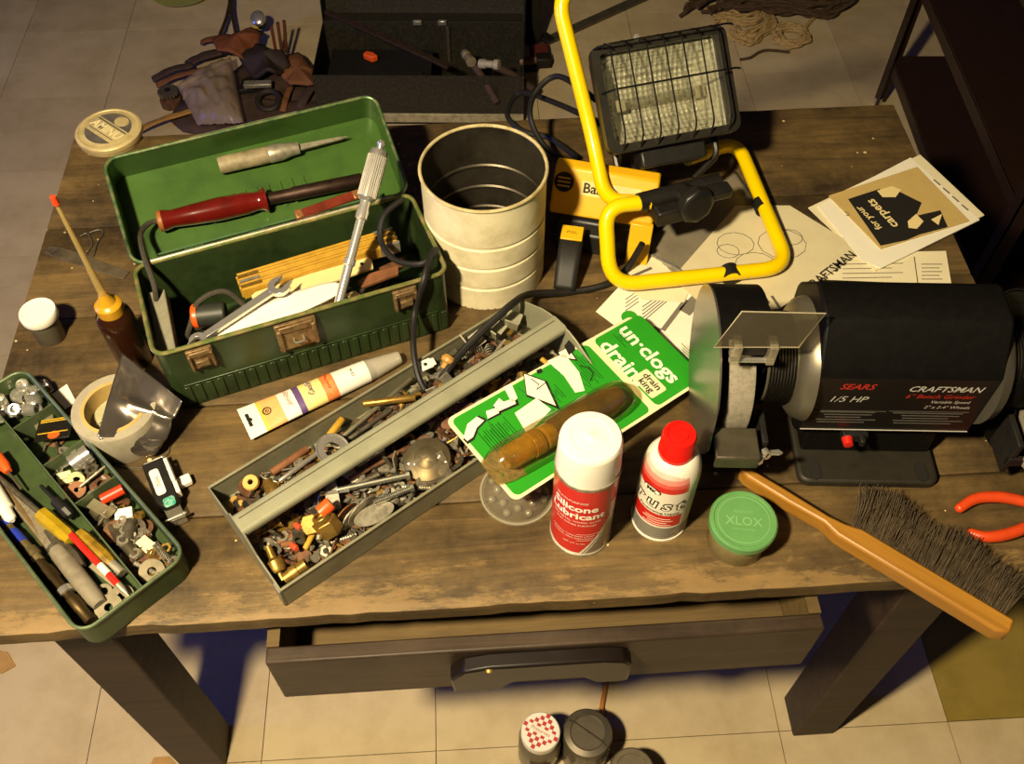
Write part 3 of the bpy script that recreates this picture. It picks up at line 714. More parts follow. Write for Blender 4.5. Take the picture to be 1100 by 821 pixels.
put('clip', MB().prism([(0, -.004), (.012, -.005), (L1, -.009), (L1 + .003, .008), (.012, .006), (0, .004)], -.0012, .0012), steel, tg)
put('cross_pin', MB().cyl(.0022, -.018, .012, 10, Matrix.Translation((.018, 0, .002)) @ Matrix.Rotation(R(90), 4, 'X')), chrome, tg)
put('fibre_disc', MB().lathe([(0, 0), (.018, 0), (.018, .0014), (0, .0014)], 26), leather, M=frame(G(371, 556, .022), (.25, .3, .9), (.8, -.5, .2)), label='brown fibre disc standing on edge in grey tray', cat='disc')
for k, (px, py) in enumerate(((379, 556), (386, 551), (392, 546))):
    put('cup_washer', p_washer(.016, .006, .0016), steel, M=frame(G(px, py, .022), (.25, .3, .9), (.8, -.5, .25 + .1 * k)), label=('steel cup washer standing beside brown fibre disc', 'middle steel cup washer of the standing three', 'steel cup washer farthest from brown fibre disc')[k], cat='washer')
put('blade_disc', MB().prism([(.022 * math.cos(a) * 1., .011 * math.sin(a)) for a in [R(15 * i) for i in range(24)]], 0, .0016), steel, M=frame(G(402, 553, .026), (.7, .35, .05)), label='oval grey plate lying along near wall of grey tray', cat='plate')
for a, b, l in (((362, 527), (436, 511), 'upper of two silver rods pointing at the clear bag in grey tray'), ((402, 540), (440, 525), 'lower of two silver rods pointing at the clear bag in grey tray')):
    M1, L1 = seg(GM, a, .032, b, .032)
    put('threaded_rod', MB().lathe([(0, 0)] + [(.0034 if i % 2 else .0029, L1 * i / 40) for i in range(41)] + [(.0055, L1), (.0055, L1 + .004), (0, L1 + .004)], 10, AX), mat('zinc', '#b4b4a4', .3, .9, .2, 100), M=M1, label=l, cat='rod')
M1 = flatm(G(459, 494, .030), .3, .12, -.1)
es = thing('escutcheon', 'round tarnished metal cover plate at middle of grey tray', 'cover plate', M1)
put('rim', MB().lathe([(.013, .006), (.02, .004), (.025, .0015), (.0255, 0), (.024, 0), (.013, .0045), (.013, .006)], 36), mat('tarnished', '#8a7f64', .42, .8, .4, 40, '#5a5038'), es)
put('centre_boss', MB().lathe([(0, .011), (.006, .0105), (.0135, .006), (.0135, .004), (0, .004)], 26), mat('tarnished', '#8a7f64'), es)
M1 = flatm(G(466, 508, .038), .5, .3, .1)
mb = MB(); mb.sheet(lambda u, v: ((u - .5) * .04, (v - .5) * .03, .004 * noise.noise(Vector((u * 5, v * 5, 2))) + .003 * math.sin(6 * u)), 14, 10)
put('clear_packet', mb, clear_bag, M=M1, label='crumpled clear plastic packet over the round cover plate', cat='packet')
put('ring_terminal', MB().ring(.009, .0165, 0, .003, 28).lathe([(.0165, 0), (.0185, .004), (.0175, .005), (.0155, .001)], 28), chrome, M=flatm(G(357, 484, .030), 0, .15, .3), label='bright round steel cup lying against the grey bar handle', cat='cup')
put('rubber_washer', MB().lathe([(.003, 0), (.008, 0), (.009, .002), (.008, .005), (.003, .005), (.003, 0)], 20), mat('ochre_rubber', '#c79a45', .5, 0, .15, 60), M=flatm(G(270, 519, .024), 0, .3, 0), label='ochre rubber washer in far left corner of grey tray', cat='washer')
for a, b, w, m, nm, lab in (((292, 508), (330, 482), .02, leather, 'dowel', 'brown wooden dowel behind bar handle near ochre washer'), ((300, 517), (345, 484), .022, chrome, 'steel_rod', 'thin bright rod lying against the bar handle'),
        ((352, 466), (366, 448), .022, rulerwood, 'yellow_peg', 'yellow wooden peg beside round steel cup'), ((384, 427), (440, 420), .026, brass, 'brass_bar', 'bright brass bar behind grey bar handle'),
        ((362, 470), (440, 404), .018, mat('dull_grey_rod', '#77725c', .5, .5, .3, 60), 'long_rod', 'long dull rod running behind the grey bar handle'), ((372, 474), (420, 440), .016, dsteel, 'dark_rod', 'short dark rod beside the long dull rod'),
        ((465, 392), (485, 372), .02, mat('dull_grey_rod', '#77725c'), 'grey_pipe', 'short grey pipe behind white terminal'), ((534, 392), (560, 389), .03, chrome, 'chrome_tube', 'bright chrome tube near the green card edge'),
        ((384, 500), (412, 482), .03, chrome, 'bright_pin', 'bright steel pin just below the bar handle'), ((375, 515), (440, 480), .024, rust, 'rusty_strap', 'rusty strap across the middle of grey tray')):
    M1, L1 = seg(GM, a, w, b, w); put(nm, p_dowel(L1, .0028 if 'rod' in nm or 'pin' in nm or 'strap' in nm else .0042), m, M=M1, label=lab, cat=nm.split('_')[-1])
mb = MB(); mb.box(0, 0, 0, .016, .013, .002); mb.box(.009, 0, .0, .006, .010, .0016)
o = put('wire_terminal', mb, white_pl, M=flatm(G(457, 392, .036), .5, .1), bevel=.0008, label='white ring terminal tag behind bar handle in grey tray', cat='terminal')
put('hole', MB().cyl(.0022, .0009, .0014, 12), ink, o)
M1 = flatm(G(478, 390, .034), 0)
o = put('knob', MB().lathe([(0, 0), (.004, 0), (.004, .006), (.008, .008), (.009, .012), (.007, .016), (0, .017)], 16, AX), mat('ochre_knob', '#b08440', .45, 0, .3, 60), M=frame(G(476, 396, .028), (.4, .6, .3)), label='small ochre knob next to white ring terminal', cat='knob')
for k, (px, py) in enumerate(((497, 368), (522, 357), (540, 346))):
    put('angle_plate', p_angle(.022, .018), bar_p if k else steel, M=flatm(G(px, py, .022), .6 + .3 * k, .2, -.3), label=('steel angle plate nearest white terminal in grey tray', 'grey angle plate mid far end of grey tray', 'grey angle plate at far end panel of grey tray')[k], cat='bracket')

# ------------------------------------------------------------------ green lift-out tray at the front left corner
EA = R(134.8); EM = TR(-.3218, .4297, T, EA); EL, EW, EH = .326, .118, .038
et = thing('parts_tray', 'green metal lift-out tray with compartments overhanging front left bench corner', 'tray', EM)
pth = rrect(EL, EW, .017, 6, EL / 2, EW / 2)
mb = MB(); mb.wall(pth, 0, EH, .0014); mb.prism(pth, 0, .0016); put('pan', mb, green_tray, et)
mb = MB(); mb.tube([(x, y, EH) for x, y in pth], .0019, 8, True); put('rolled_rim', mb, mat('tray_rim', '#5c6a4a', .4, .3, .5, 60, '#3a4a30'), et)
def divider(x0, y0, x1, y1, h):
    mb = MB(); d = Vector((x1 - x0, y1 - y0, 0)); mb.box(d.length / 2, 0, h / 2, d.length, .0014, h)
    put('divider', mb, mat('tray_divider', '#4f5c40', .42, .2, .4, 40, '#33422c'), et, M=frame((x0, y0, .001), d))
divider(.002, .050, EL - .002, .050, EH - .003)
for x in (.132, .1965, .262): divider(x, .002, x, .050, EH - .005)
def E(px, py, w=.016): return on(EM, px, py, w)
def socket(px, py, r, h, tilt, lab, a=0.):
    p = E(px, py, .012); mb = MB()
    mb.lathe([(r * .55, 0), (r, 0), (r, h * .55), (r * .94, h * .6), (r * .94, h), (r * .72, h), (r * .68, h * .5), (0, h * .5)], 20)
    put('socket', mb, chrome, M=TR(p.x, p.y, p.z, a, tilt), label=lab, cat='socket', group='sockets in the green tray')
for k, (px, py, r, h, t) in enumerate(((28, 414, .0075, .018, .2), (18, 424, .009, .02, 1.2), (36, 424, .009, .02, 1.4), (42, 430, .0085, .016, .3), (7, 430, .0075, .02, 1.5), (8, 444, .008, .018, 1.3), (19, 440, .0065, .014, .6), (27, 440, .0075, .018, 1.3), (3, 436, .007, .015, .1), (14, 450, .006, .014, 1.2))):
    socket(px, py, r, h, t, 'chrome wrench socket ' + ('standing open end up at far corner', 'lying on its side near far wall', 'lying on its side beside open socket', 'standing open end up against first divider', 'on its side at left of pile', 'on its side at lower left of pile', 'tilted small in middle of pile', 'on its side next to first divider', 'upright at left edge of pile', 'smallest on its side near first divider')[k] + ' in green tray', k * 1.1)
# second bay: clear wedge, black packet with an orange dot, steel ball
M1 = frame(E(38, 459, .008), E(57, 481, .008) - E(38, 459, .008))
put('plastic_wedge', MB().prism([(0, 0), (.032, -.004), (.030, .012), (.004, .024)], 0, .012), clear('smoky_plastic', '#b9b08c', .3), M=M1, bevel=.0012, label='smoky clear plastic wedge in second bay of green tray', cat='wedge')
M1, L1 = seg(EM, (44, 457), .022, (76, 452), .028)
o = thing('bit_packet', 'black and yellow packet with orange dot in second bay of green tray', 'packet', M1)
put('card', MB().box(L1 / 2, -.008, 0, L1 + .006, .028, .0022), mat('packet_black', '#17150f', .4), o, bevel=.0005)
mb = MB()
for y in (-.013, .002, .0045): mb.box(L1 / 2, y, .0013, L1, .0011, .0006)
put('stripe', mb, mat('packet_yellow', '#c9a22a', .5), o)
put('dot', MB().lathe([(0, .0016), (.005, .0014), (.005, .0006)], 18, Matrix.Translation((L1 * .55, -.0165, 0)) @ Matrix.Scale(1.4, 4, (1, 0, 0))), orange_pl, o)
put('steel_ball', MB().ball(.0038), chrome, M=flatm(E(27, 472, .008)), label='small steel ball in second bay of green tray', cat='ball')
scatter(EM, .205, .255, .008, .044, .004, .008, 7, [('washer', 2), ('hex_nut', 1), ('nail', 1)], 'in second bay of green tray', 'in second bay of green tray', 31)
# third bay
put('chrome_bushing', MB().lathe([(.007, 0), (.0105, 0), (.0105, .006), (.012, .007), (.012, .013), (.0105, .014), (.0105, .022), (.007, .022), (.007, 0)], 26, AX), chrome, M=frame(E(84, 495, .018), (.5, .4, .1)), label='big chrome bushing on its side in third bay of green tray', cat='bushing')
put('plastic_block', MB().box(0, 0, 0, .015, .014, .012).box(0, 0, .007, .009, .004, .004), mat('cream_plastic', '#dcd3a0', .5, 0, .1), M=flatm(E(70, 515, .012), .5, .3, .2), bevel=.001, label='cream plastic cube in third bay of green tray', cat='block')
put('nylon_washer', p_washer(.0085, .004, .003), mat('cream_plastic', '#dcd3a0'), M=frame(E(82, 514, .012), (.3, .4, .6), (.5, -.6, .6)), label='cream washer on edge beside cream plastic cube', cat='washer')
put('fibre_washer', p_washer(.0095, .0028, .0025), mat('brown_fibre', '#8a5f42', .8, 0, .2, 60), M=flatm(E(83, 527, .016), 0, .2, .1), label='brown fibre washer at corner of third bay of green tray', cat='washer')
put('grey_wing_nut', KINDS['wing_nut'][0], None, M=flatm(E(63, 504, .012), .8, .9), label='grey wing nut lying behind cream plastic cube', cat='wing nut')
scatter(EM, .138, .19, .008, .044, .004, .010, 12, [('washer', 2), ('hex_nut', 2), ('bolt', 2), ('nail', 1)], 'in third bay of green tray', 'in third bay of green tray', 32)
M1, L1 = seg(EM, (89, 521), .022, (116, 499), .026); put('flat_rod', p_dowel(L1, .0016), steel, M=M1, label='thin rod leaning on divider of third bay', cat='rod')
# front bay
M1, L1 = seg(EM, (111, 536), .026, (134, 524), .028)
put('orange_tube', MB().lathe([(.003, 0), (.0058, 0), (.0058, L1), (.003, L1), (.003, 0)], 18, AX), mat('red_orange', '#d83a1a', .4), M=M1, label='red-orange plastic tube at top of front bay of green tray', cat='tube')
put('white_block', MB().box(0, 0, 0, .018, .012, .010), white_pl, M=flatm(E(134, 553, .018), .25, .15), bevel=.001, label='white plastic block in front bay of green tray', cat='block')
M1, L1 = seg(EM, (104, 548), .016, (150, 602), .014)
put('long_bolt', MB().lathe([(0, 0), (.009, 0), (.009, .012), (.0062, .013), (.0062, L1 * .6), (.0066, L1 * .61), (.0058, L1), (0, L1)], 16, AX), mat('dull_steel', '#6e6552', .5, .8, .4, 80, '#4a4232'), M=M1, label='long thick dull steel pin along divider in front bay', cat='pin')
M1, L1 = seg(EM, (97, 540), .024, (120, 553), .026)
put('bent_clip', MB().box(L1 / 2, 0, 0, L1, .012, .0016).box(L1, 0, .006, .0016, .012, .012), mat('pale_metal', '#a39a7c', .45, .7, .3), M=M1, bevel=.0005, label='pale bent metal clip beside orange tube in front bay', cat='clip')
put('big_washer', p_washer(.0125, .0045, .003), mat('dull_washer', '#857c66', .5, .8, .4, 60), M=flatm(E(163, 614, .018), 0, .4, .4), label='thick grey washer at near corner of front bay', cat='washer')
put('plastic_flake', MB().prism([(0, 0), (.02, -.006), (.018, .008), (.003, .011)], 0, .0022), mat('cream_plastic', '#dcd3a0'), M=flatm(E(146, 584, .018), -.4, .1, .2), label='cream plastic flake among nuts in front bay', cat='plastic scrap')
scatter(EM, .012, .122, .010, .044, .006, .018, 58, [('hex_nut', 5), ('washer', 3), ('bolt', 1), ('wood_screw', 1), ('pipe_fitting', 1), ('spring', 1)], 'in front bay of green tray', 'in front bay of green tray', 33)
# long bay: hand tools, all pointing the same way
def tool(nm, lab, cat, a, wa, b, wb, prof, m, nm2='handle', n=16):
    M1, L1 = seg(EM, a, wa, b, wb); t = thing(nm, lab, cat, M1)
    put(nm2, MB().lathe([(r, x * L1) for r, x in prof], n, AX), m, t)
    return t, L1
t, L1 = tool('screwdriver', 'screwdriver with yellow fluted handle in long bay of green tray', 'screwdriver', (44, 552), .016, (79, 582), .016, [(0, 0), (.008, .01), (.0092, .05), (.0092, .8), (.0075, .9), (.0085, .96), (0, 1)], mat('amber_handle', '#a58a18', .25, 0, .35, 50, '#6a5410', coat=.4), n=8)
put('shank', MB().cyl(.0032, -.085, .001, 12, AX), dsteel, t)
t, L1 = tool('screwdriver', 'screwdriver with yellow handle and dirty stripes beside long divider', 'screwdriver', (84, 573), .018, (120, 606), .014, [(0, 0), (.007, .02), (.008, .2), (.008, .85), (.006, 1), (0, 1)], mat('amber_handle2', '#94751c', .35, 0, .6, 70, '#5c4412'), n=8)
put('ferrule', MB().cyl(.0055, L1, L1 + .016, 14, AX), steel, t)
t, L1 = tool('marking_pencil', 'thin red and white pencil lying over yellow screwdrivers in green tray', 'pencil', (76, 574), .026, (127, 628), .020, [(0, 0), (.0032, .0), (.0036, .05), (.0036, 1), (0, 1)], red_pl, 'shaft', 8)
put('white_band', MB().cyl(.0038, L1 * .62, L1 * .8, 10, AX), white_pl, t)
put('tip', MB().lathe([(.0036, L1), (.003, L1 + .008), (0, L1 + .02)], 10, AX), steel, t)
put('grey_strip', MB().box(.03, 0, 0, .06, .006, .001), mat('pale_metal', '#a39a7c'), M=seg(EM, (98, 607), .02, (126, 630), .016)[0], label='pale metal strip under red and white pencil', cat='strip')
t, L1 = tool('file', 'long grey wooden handled file in middle of green tray', 'file', (60, 590), .014, (108, 650), .014, [(0, 0), (.008, .01), (.009, .08), (.0095, .5), (.0085, .9), (.007, 1), (0, 1)], mat('grey_wood_handle', '#7c7463', .7, 0, .4, 70, '#554c3e'))
put('blade', MB().box(-.05, 0, 0, .10, .013, .0045), mat('file_steel', '#8a8170', .6, .6, .4, 160, '#5a5344', .4, 900), t, bevel=.0006)
put('ferrule', MB().cyl(.0078, -.004, .010, 14, AX), dsteel, t)
t, L1 = tool('extension_bar', 'dark socket extension bar with silver collar along left wall of green tray', 'extension bar', (42, 604), .014, (98, 668), .014, [(0, 0), (.006, 0), (.006, .12), (.0078, .14), (.0078, .3), (.006, .32), (.0058, .62), (.0072, .64), (.0072, .8), (.0062, .82), (.0062, 1), (0, 1)], mat('dark_bronze', '#57472c', .4, .8, .4, 60, '#33291a'), 'shaft')
put('collar', MB().cyl(.0085, L1 * .48, L1 * .56, 18, AX), chrome, t)
put('square_drive', MB().box(-.006, 0, 0, .014, .008, .008), steel, t)
t, L1 = tool('screwdriver', 'screwdriver with blue tape round its dark shaft at left of green tray', 'screwdriver', (2, 560), .016, (44, 604), .014, [(0, 0), (.0058, 0), (.0058, .7), (.0075, .72), (.0075, .86), (.0055, .88), (.0055, 1), (0, 1)], mat('worn_shaft', '#6c6040', .5, .3, .5, 60, '#2c2416'), 'shaft')
for a, b in ((.05, .16), (.28, .55)): put('blue_tape', MB().cyl(.0064, L1 * a, L1 * b, 16, AX), mat('blue_tape', '#2638a8', .4), t, label='blue tape band')
t, L1 = tool('paint_marker', 'marker with white body at left edge of green tray', 'marker', (-14, 515), .020, (13, 560), .020, [(0, 0), (.009, .0), (.009, .72), (.0065, .76), (.006, .94), (.003, 1), (0, 1)], white_pl, 'barrel')
t, L1 = tool('awl', 'small awl with red-orange handle and thin black shank in green tray', 'awl', (-6, 487), .020, (9, 507), .018, [(0, 0), (.006, .0), (.0065, .7), (.004, 1), (0, 1)], orange_pl)
put('shank', MB().cyl(.0013, L1, L1 + .028, 8, AX), dsteel, t)
t, L1 = tool('chisel', 'thin chisel with long brown shaft across long bay of green tray', 'chisel', (0, 516), .012, (50, 585), .012, [(0, 0), (.0045, 0), (.005, .5), (.004, 1), (0, 1)], mat('brown_shaft', '#6b5632', .6, .2, .4, 60, '#3f311b'), 'shaft')
put('blade', MB().box(L1 + .015, 0, 0, .03, .007, .0025), dsteel, t, bevel=.0005)
t, L1 = tool('cold_chisel', 'dull tapering cold chisel beside grey file in green tray', 'chisel', (52, 570), .012, (88, 610), .012, [(0, 0), (.006, 0), (.0085, .4), (.0085, .8), (.005, 1), (0, 1)], dsteel, 'shaft', 8)
t, L1 = tool('clip_driver', 'dark screwdriver with pocket clip lying along divider of green tray', 'screwdriver', (44, 522), .014, (75, 554), .016, [(0, 0), (.002, 0), (.002, .5), (.0058, .52), (.0062, .9), (.005, 1), (0, 1)], black_pl)
put('clip', MB().box(L1 * .96, 0, .0062, .012, .004, .0012), chrome, t)
for k, (px, py, r) in enumerate(((117, 653, .0135), (131, 641, .012), (112, 636, .008))):
    put('fender_washer', p_washer(r, .0042, .0018), mat('dull_washer', '#857c66'), M=flatm(E(px, py, .010 - .002 * k), 0, .12, .1), label=('large fender washer in near corner of long bay', 'fender washer overlapping toward the divider', 'small flat washer beside file handle')[k] + ' of green tray', cat='washer')
M1, L1 = seg(EM, (55, 640), .008, (80, 680), .006)
put('black_rod', p_dowel(L1 + .03, .005), iron, M=EM @ TR(.024, .107, .0075), label='black iron rod against left wall of green tray', cat='rod')
# ------------------------------------------------------------------ big cream tin, beaded, open
mb = MB(); r = .0725; h = .168
pr = [(r, .0)]
for zb in (.036, .070, .104):
    pr += [(r, zb - .003), (r - .0016, zb - .0012), (r - .0016, zb + .0012), (r, zb + .003)]
pr += [(r, h - .004)]
tin = thing('ribbed_tin', 'large open cream ribbed tin can standing behind green toolbox', 'tin can', TR(-.0325, .851, T, .3))
put('outer_wall', MB().lathe(pr, 64), cream, tin)
pi = [(a - .0012, b) for a, b in reversed(pr)] + [(r - .0012, .003), (0, .003)]
put('inner_wall', MB().lathe(pi, 64), tinin, tin, label='dull bare metal inside')
put('rim', MB().tube([(r * math.cos(a), r * math.sin(a), h - .003) for a in [R(6 * i) for i in range(60)]], .0021, 8, True), mat('worn_cream_rim', '#cdbf8f', .4, .2, .5, 60, '#8a7440'), tin)
put('bottom', MB().lathe([(0, .0), (r, .0), (r, .001), (0, .001)], 48), tinin, tin)

# ------------------------------------------------------------------ folding site lamp
wl = thing('work_light', 'yellow tubular framed work light with black caged lamp on bench', 'work light', Matrix.Translation((.2, .93, T)))
WI = wl.matrix_world.inverted()
def W(p): return WI @ Vector(p)
def wput(nm, mb, m, par=None, **k): return put(nm, mb, m, par or wl, M=None if par else WI.copy(), **k)
zt = .7690
loop = [U(698, 217, .845), U(650, 222, .845), U(655, 307, zt), U(848, 287, zt), U(842, 262, zt), U(792, 152, zt + .006), U(738, 171, .795)]
mb = MB(); mb.tube(fillet(loop[:4] + loop[5:], .036, 9), .0094, 18)
base = wput('base_tube', mb, yellow_p)
hnd = [U(692, 217, .845), UY(650, 216, .893), UY(637, 150, .955), UY(597, -10, 1.06), Vector((.24, 1.10, 1.045)), Vector((.265, 1.09, 1.01))]
mb = MB(); mb.tube(fillet(hnd, .034, 9), .0092, 18)
wput('handle_tube', mb, yellow_p)
for a, b in ((784, 294), (819, 221)):
    p = U(a, b, zt)
    mb = MB()
    if a == 782: d = U(800, 289, zt) - U(765, 293, zt)
    else: d = U(819, 208, zt) - U(832, 238, zt)
    F = frame(p, d); mb.ring(.0094, .0118, -.008, .008, 20, F @ AX); mb.box(0, 0, -.0085, .016, .012, .004, F)
    wput('rubber_foot', mb, black_rb, label='black rubber foot clip')
hub0, hub1 = U(686, 218, .845), U(772, 196, .845)
F = frame(hub0, hub1 - hub0); hl = (hub1 - hub0).length
mb = MB(); mb.lathe([(0, 0), (.0118, 0), (.0118, hl), (0, hl)], 20, F @ AX)
wput('sleeve', mb, black_pl)
mb = MB(); kp = F @ Vector((hl * .55, -.018, .004))
KF = frame(kp, F.to_3x3() @ Vector((.1, -1, .15)))
mb.lathe([(0, -.022), (.012, -.022), (.015, 0), (.022, .004)] + [(.024, .008), (.024, .018), (.018, .022), (0, .022)], 8, KF @ AX)
wput('clamp_knob', mb, black_pl, bevel=.002, label='chunky black clamp knob')
mb = MB(); mb.box(hl * .35, -.012, -.012, .045, .03, .022, F); mb.box(hl * .8, -.02, .006, .05, .018, .014, F)
wput('hinge_block', mb, black_pl, bevel=.003)
# lamp head
yaw, tilt, roll = R(13.8), R(47.4), R(1.2)
ex = Vector((math.cos(yaw), math.sin(yaw), 0)); nz = Vector((math.sin(yaw) * math.cos(tilt), -math.cos(yaw) * math.cos(tilt), math.sin(tilt))); up = nz.cross(ex)
HM = Matrix((ex, up, nz)).transposed().to_4x4(); HM.translation = Vector((.188, .986, .918)); HM = HM @ Matrix.Rotation(roll, 4, 'Z')
HW, HH = .172, .129
def hput(nm, mb, m, par=None, **k): return put(nm, mb, m, par or wl, M=None if par else WI @ HM, **k)
mb = MB(); o = rrect(HW, HH, .012, 5); i_ = rrect(HW - .020, HH - .020, .006, 5); n = len(o)
vs = [(x, y, -.012) for x, y in o] + [(x, y, .003) for x, y in o] + [(x, y, .003) for x, y in i_] + [(x, y, -.016) for x, y in i_]
fs = [(k * n + i, k * n + (i + 1) % n, (k + 1) * n + (i + 1) % n, (k + 1) * n + i) for k in range(3) for i in range(n)]
mb.geo(vs, fs); head_m = mat('lamp_black', '#211f1a', .4, .2, .25, 50, '#36322a')
bez = hput('bezel', mb, head_m)
mb = MB(); b2 = rrect(HW * .94, HH * .94, .014, 5); b3 = rrect(HW * .66, HH * .6, .014, 5)
vs = [(x, y, -.010) for x, y in b2] + [(x, y, -.034) for x, y in b2] + [(x, y - .004, -.066) for x, y in b3]
fs = [(k * n + (i + 1) % n, k * n + i, (k + 1) * n + i, (k + 1) * n + (i + 1) % n) for k in range(2) for i in range(n)] + [tuple(range(2 * n, 3 * n))]
mb.geo(vs, fs)
for k in range(7): mb.box(0, -.004 + (k - 3) * .010, -.068, HW * .6, .002, .010)
hs = hput('housing', mb, mat('housing_lit_black', '#3a3425', .45, .3, .3, 40, '#221e15'))  # black housing; the warm light on it is put into this olive
# reflector: hammered trough
refl = mat('hammered_reflector', '#f0ecdf', .4, .12, .05, 60)
nt = refl.node_tree; vor = nt.nodes.new('ShaderNodeTexVoronoi'); vor.inputs['Scale'].default_value = 150; vor.inputs['Randomness'].default_value = .15
tcn = nt.nodes.new('ShaderNodeTexCoord'); bpn = nt.nodes.new('ShaderNodeBump'); bpn.inputs['Strength'].default_value = 1.; bpn.inputs['Distance'].default_value = .005
nt.links.new(tcn.outputs['Object'], vor.inputs['Vector']); nt.links.new(vor.outputs['Distance'], bpn.inputs['Height']); nt.links.new(bpn.outputs[0], nt.nodes['Principled BSDF'].inputs['Normal'])
IW, IH = HW - .022, HH - .022
mb = MB(); mb.sheet(lambda u, v: ((u - .5) * IW, (v - .5) * IH, -.016 - .030 * (1 - abs(2 * v - 1) ** 2.2) * min(1, (1 - abs(2 * u - 1)) * 3.5)), 40, 30)
hput('reflector', mb, refl)
mb = MB(); mb.cyl(.0042, -.045, .045, 14, TR(0, -.006, -.030) @ AX); lampb = hput('halogen_tube', mb, clear('quartz', '#d8d4c4', .25))
mb = MB()
for s in (-1, 1): mb.box(s * .052, -.006, -.030, .012, .014, .012)
put('ceramic_holder', mb, mat('ceramic', '#cfc7ae', .5, 0, .1), lampb, bevel=.001)
mb = MB(); mb.box(0, 0, -.0135, IW + .004, IH + .004, .002); hput('front_glass', mb, clear('lamp_glass', '#cfd0c4', .012, .03))
wire = mat('cage_wire', '#1b1a17', .35, .6, .1, 60)
for k in range(7):
    x = (k - 3) * .0225
    mb = MB(); mb.tube(fillet([(x, HH / 2 + .001, .002), (x, HH / 2 - .006, .022), (x, -HH / 2 + .016, .022), (x, -HH / 2 + .002, .002)], .008, 4), .0011, 6); hput('cage_wire', mb, wire)
for y in (HH / 2 - .004, .008):
    mb = MB(); mb.tube(fillet([(-HW / 2 + .004, y, .002), (-HW / 2 + .016, y, .0235), (HW / 2 - .004, y, .0235), (HW / 2 + .006, y, .012)], .006, 4), .0012, 6); hput('cage_wire', mb, wire)
mb = MB(); mb.lathe([(0, 0), (.004, 0), (.004, .004), (0, .005)], 12, TR(-.028, HH / 2 + .001, .004)); hput('cage_screw', mb, chrome)
mb = MB(); mb.box(0, -HH / 2 - .012, -.030, .085, .022, .036); jb = hput('junction_box', mb, black_pl, bevel=.003)
mb = MB()
for s in (-1, 1):
    mb.tube(fillet([(s * .066, -.02, -.045), (s * .066, -HH / 2 - .022, -.040), (s * .03, -HH / 2 - .045, -.040)], .01, 4), .0042, 8)
hput('yoke', mb, head_m)
# its flex, looping behind and then forward into the grey tray
def wtube(nm, pts, r, m=black_rb, **k):
    mb = MB(); mb.tube([W(p) for p in smooth_path(pts, 8)], r, 8); return put(nm, mb, m, wl, **k)
back = HM @ Vector((-.075, .01, -.05))
wtube('flex', [back, UY(600, 82, 1.10), UY(575, 100, 1.09), UY(570, 128, 1.05), UY(586, 158, 1.03), UY(615, 178, 1.02), UY(640, 190, 1.0)], .0040, label='black rubber flex')
wtube('flex', [HM @ Vector((-.075, -.02, -.05)), UY(600, 112, 1.08), U(560, 100, .756), U(545, 122, .756), U(560, 140, .756), U(590, 148, .757), UY(618, 168, 1.035)], .0040)
wtube('flex', [U(690, 262, .80), U(672, 290, .757), U(650, 306, .755), U(610, 314, .756), U(570, 316, .775), U(551, 326, .808), on(GM, 522, 352, .05), on(GM, 500, 374, .038), on(GM, 482, 396, .030), on(GM, 474, 408, .022)], .0044)

# ------------------------------------------------------------------ yellow and black machine case behind it
YF = frame(Vector((.166, .846, T)), Vector((.041, .875, T)) - Vector((.166, .846, T)), (0, 0, -1))   # x runs to the left along its front, y to the back
yc = thing('power_tool_case', 'yellow and black machine case with strap between tin and work light', 'tool case', YF)
YF3 = YF.to_3x3()
prof = Matrix(((1, 0, 0, 0), (0, 1, 0, 0), (0, 0, -1, 0), (0, 0, 0, 1)))     # local z points down, turn it up
def ybox(mb, pts, x0, x1):                                       # outline in (depth, height), drawn along x
    mb.prism(pts, x0, x1, prof @ Matrix(((0, 0, 1, 0), (1, 0, 0, 0), (0, 1, 0, 0), (0, 0, 0, 1)))); return mb
put('base', ybox(MB(), [(.010, 0), (.016, .026), (.034, .032), (.036, .046), (.086, .05), (.09, 0)], .004, .118), black_pl, yc, bevel=.003)
put('cover', ybox(MB(), [(.032, .040), (.036, .046), (.067, .089), (.084, .089), (.084, .04)], -.002, .130), yellow_b, yc, bevel=.003, label='yellow sloping cover')
put('end_strip', ybox(MB(), [(.002, 0), (.026, .050), (.032, .050), (.009, 0)], -.004, .024), yellow_b, yc, bevel=.001)
SL = Vector((0, .035, .048)).normalized()
TF = prof @ frame((0, .036, .0462), (-1, 0, 0), tuple(Vector((-1, 0, 0)).cross(SL))) @ Matrix.Scale(-1, 4, (0, 0, 1))
mb = MB(); text(mb, 'Baltic', .0175, TF @ Matrix.Translation((-.072, .030, .0012)), bold=.02)
put('lettering', mb, ink, yc, smooth=0)
mb = MB(); mb.cyl(.0125, .0004, .0012, 28, TF @ Matrix.Translation((-.116, .034, 0))); rb = put('round_badge', mb, ink, yc)
mb = MB()
for k in (-1, 0, 1): mb.box(0, k * .005, .0014, .016, .0015, .0003, TF @ Matrix.Translation((-.116, .034, 0)))
put('badge_bars', mb, yellow_b, rb)
mb = MB(); mb.box(0, 0, .0008, .075, .018, .0008, TF @ Matrix.Translation((-.056, .030, -.0008))); put('label_patch', mb, mat('label_cream', '#d8c47a', .5), yc)
a, b = U(616, 246, .792), U(606, 312, .757)
mb = MB(); q = frame(a, b - a); L_ = (b - a).length
mb.sheet(lambda u, v: (L_ * u, (v - .5) * .030 * (1 - .1 * u), .010 * math.sin(3.0 * u)), 14, 4, q)
st = put('strap', mb, black_rb, yc, M=YF.inverted(), thick=.004, label='black latch strap')
mb = MB(); mb.box(.013, 0, .0075, .022, .027, .003, q @ Matrix.Rotation(-.35, 4, 'Y')); tg_ = put('strap_label', mb, yellow_b, yc, M=YF.inverted(), bevel=.001)
